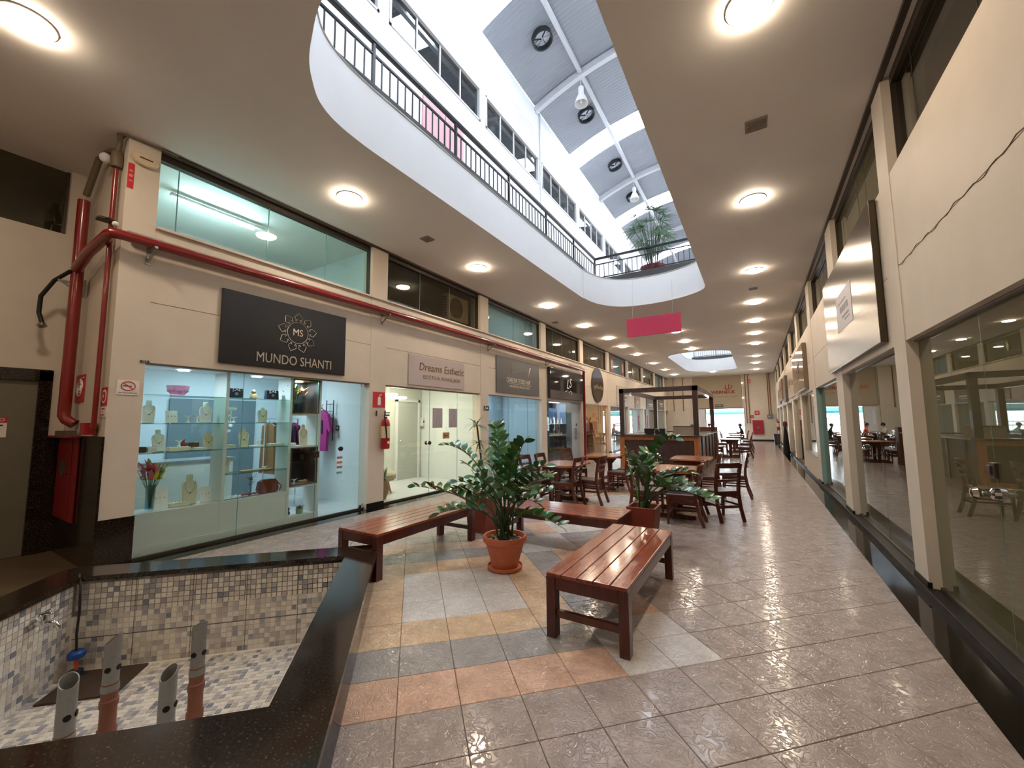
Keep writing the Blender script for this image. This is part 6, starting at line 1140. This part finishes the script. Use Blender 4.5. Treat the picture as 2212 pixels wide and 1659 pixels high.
t=plate('exit_sign','dark sign reading SAIDA above the street doorway','sign',(-2.38,YE-.09,2.6),EW,.52,.2,M('saida_dark','2e3b38',.5),.02); text('lettering','SAÍDA',.15,wm,t,(0,0,.022),depth=.002,width=.42)
t=thing('hose_cabinet','red fire hose cabinet on the far end wall','cabinet',(.06,YE,.5),EW); MB().box(-.34,.34,0,1.0,0,.12).obj('body',M('crimson_enamel','9c1d33',.4),t,bevel=.006); MB().lathe([(.09,.12),(.09,.126)],(0,.48,0),n=20).obj('window',M('grey_disc','6f6a70',.4),t); MB().box(-.32,.32,.02,.98,.12,.125).obj('door',M('crimson_enamel','9c1d33',.4),t)
t=plate('hose_reel_sign','red hose sign on the far end wall','sign',(.04,YE-.006,2.03),EW,.29,.3,signred); MB().lathe([(.09,.004),(.09,.006)],n=18).obj('symbol',M('sign_pink','d98a8a',.5),t)
t=plate('hydrant_sign','small red sign left of the far hose cabinet','sign',(-.29,YE-.006,1.76),EW,.2,.2,signred); MB().box(-.05,.05,-.05,.05,.004,.006).obj('symbol',M('sign_pink','d98a8a',.5),t)
t=plate('alarm_notice','tiny red notice high on the far end wall','sign',(-.35,YE-.006,4.35),EW,.2,.25,signred); MB().box(-.03,.03,-.06,.06,.004,.006).obj('symbol',wm,t)
t=thing('electric_box','grey electrical box on the far end wall','box',(.82,YE,1.76),EW); MB().box(-.17,.17,-.13,.13,0,.12).obj('body',M('box_grey','6f7a7c',.5),t,bevel=.01); MB().box(-.12,.02,-.06,.04,.12,.123).obj('window',M('box_window','9fb0b4',.3),t)
rust=M('copper_conduit','8a5f44',.5,.2)
for k,(x,z0,l) in enumerate(((-.62,1.33,'leftmost copper-brown conduit right of the doorway'),(-.43,1.33,'second copper-brown conduit right of the doorway'),(.78,1.88,'left copper-brown conduit above the electrical box'),(.9,1.88,'right copper-brown conduit above the electrical box'),(-5.6,2.3,'copper-brown conduit left of the banner, nearer the corner'),(-4.9,2.3,'copper-brown conduit left of the banner, nearer the banner'))):
    t=thing('wall_conduit',l,'pipe',(x,YE-.04,z0)); MB().tube([(0,0,0),(0,0,ZC-.12-z0),(.02,0,ZC-.05-z0),(.1,0,ZC-.03-z0)],.028,8).obj('pipe',rust,t,smooth=True); MB().ball((0,0,0),.05).obj('end_box',M('box_grey2','7d7a78',.5),t,smooth=True)
struct(MB().box(-4.28,-4.17,YE-.12,YE,0,ZC).obj('trim_10',endm),'narrow pilaster left of the banner')
t=thing('led_fixture','slim white lamp strip right of the banner','lamp',(-.79,YE-.05,3.7)); MB().box(-.03,.03,-.03,.03,-.9,.9).obj('strip',whitep,t)
for z in (-.55,.55): MB().ball((0,-.035,z),.06,.03,.03,n=10,k=6).obj('glowing_bulb',M('small_bulb','fff2d8',.4,emit=6),t,smooth=True)
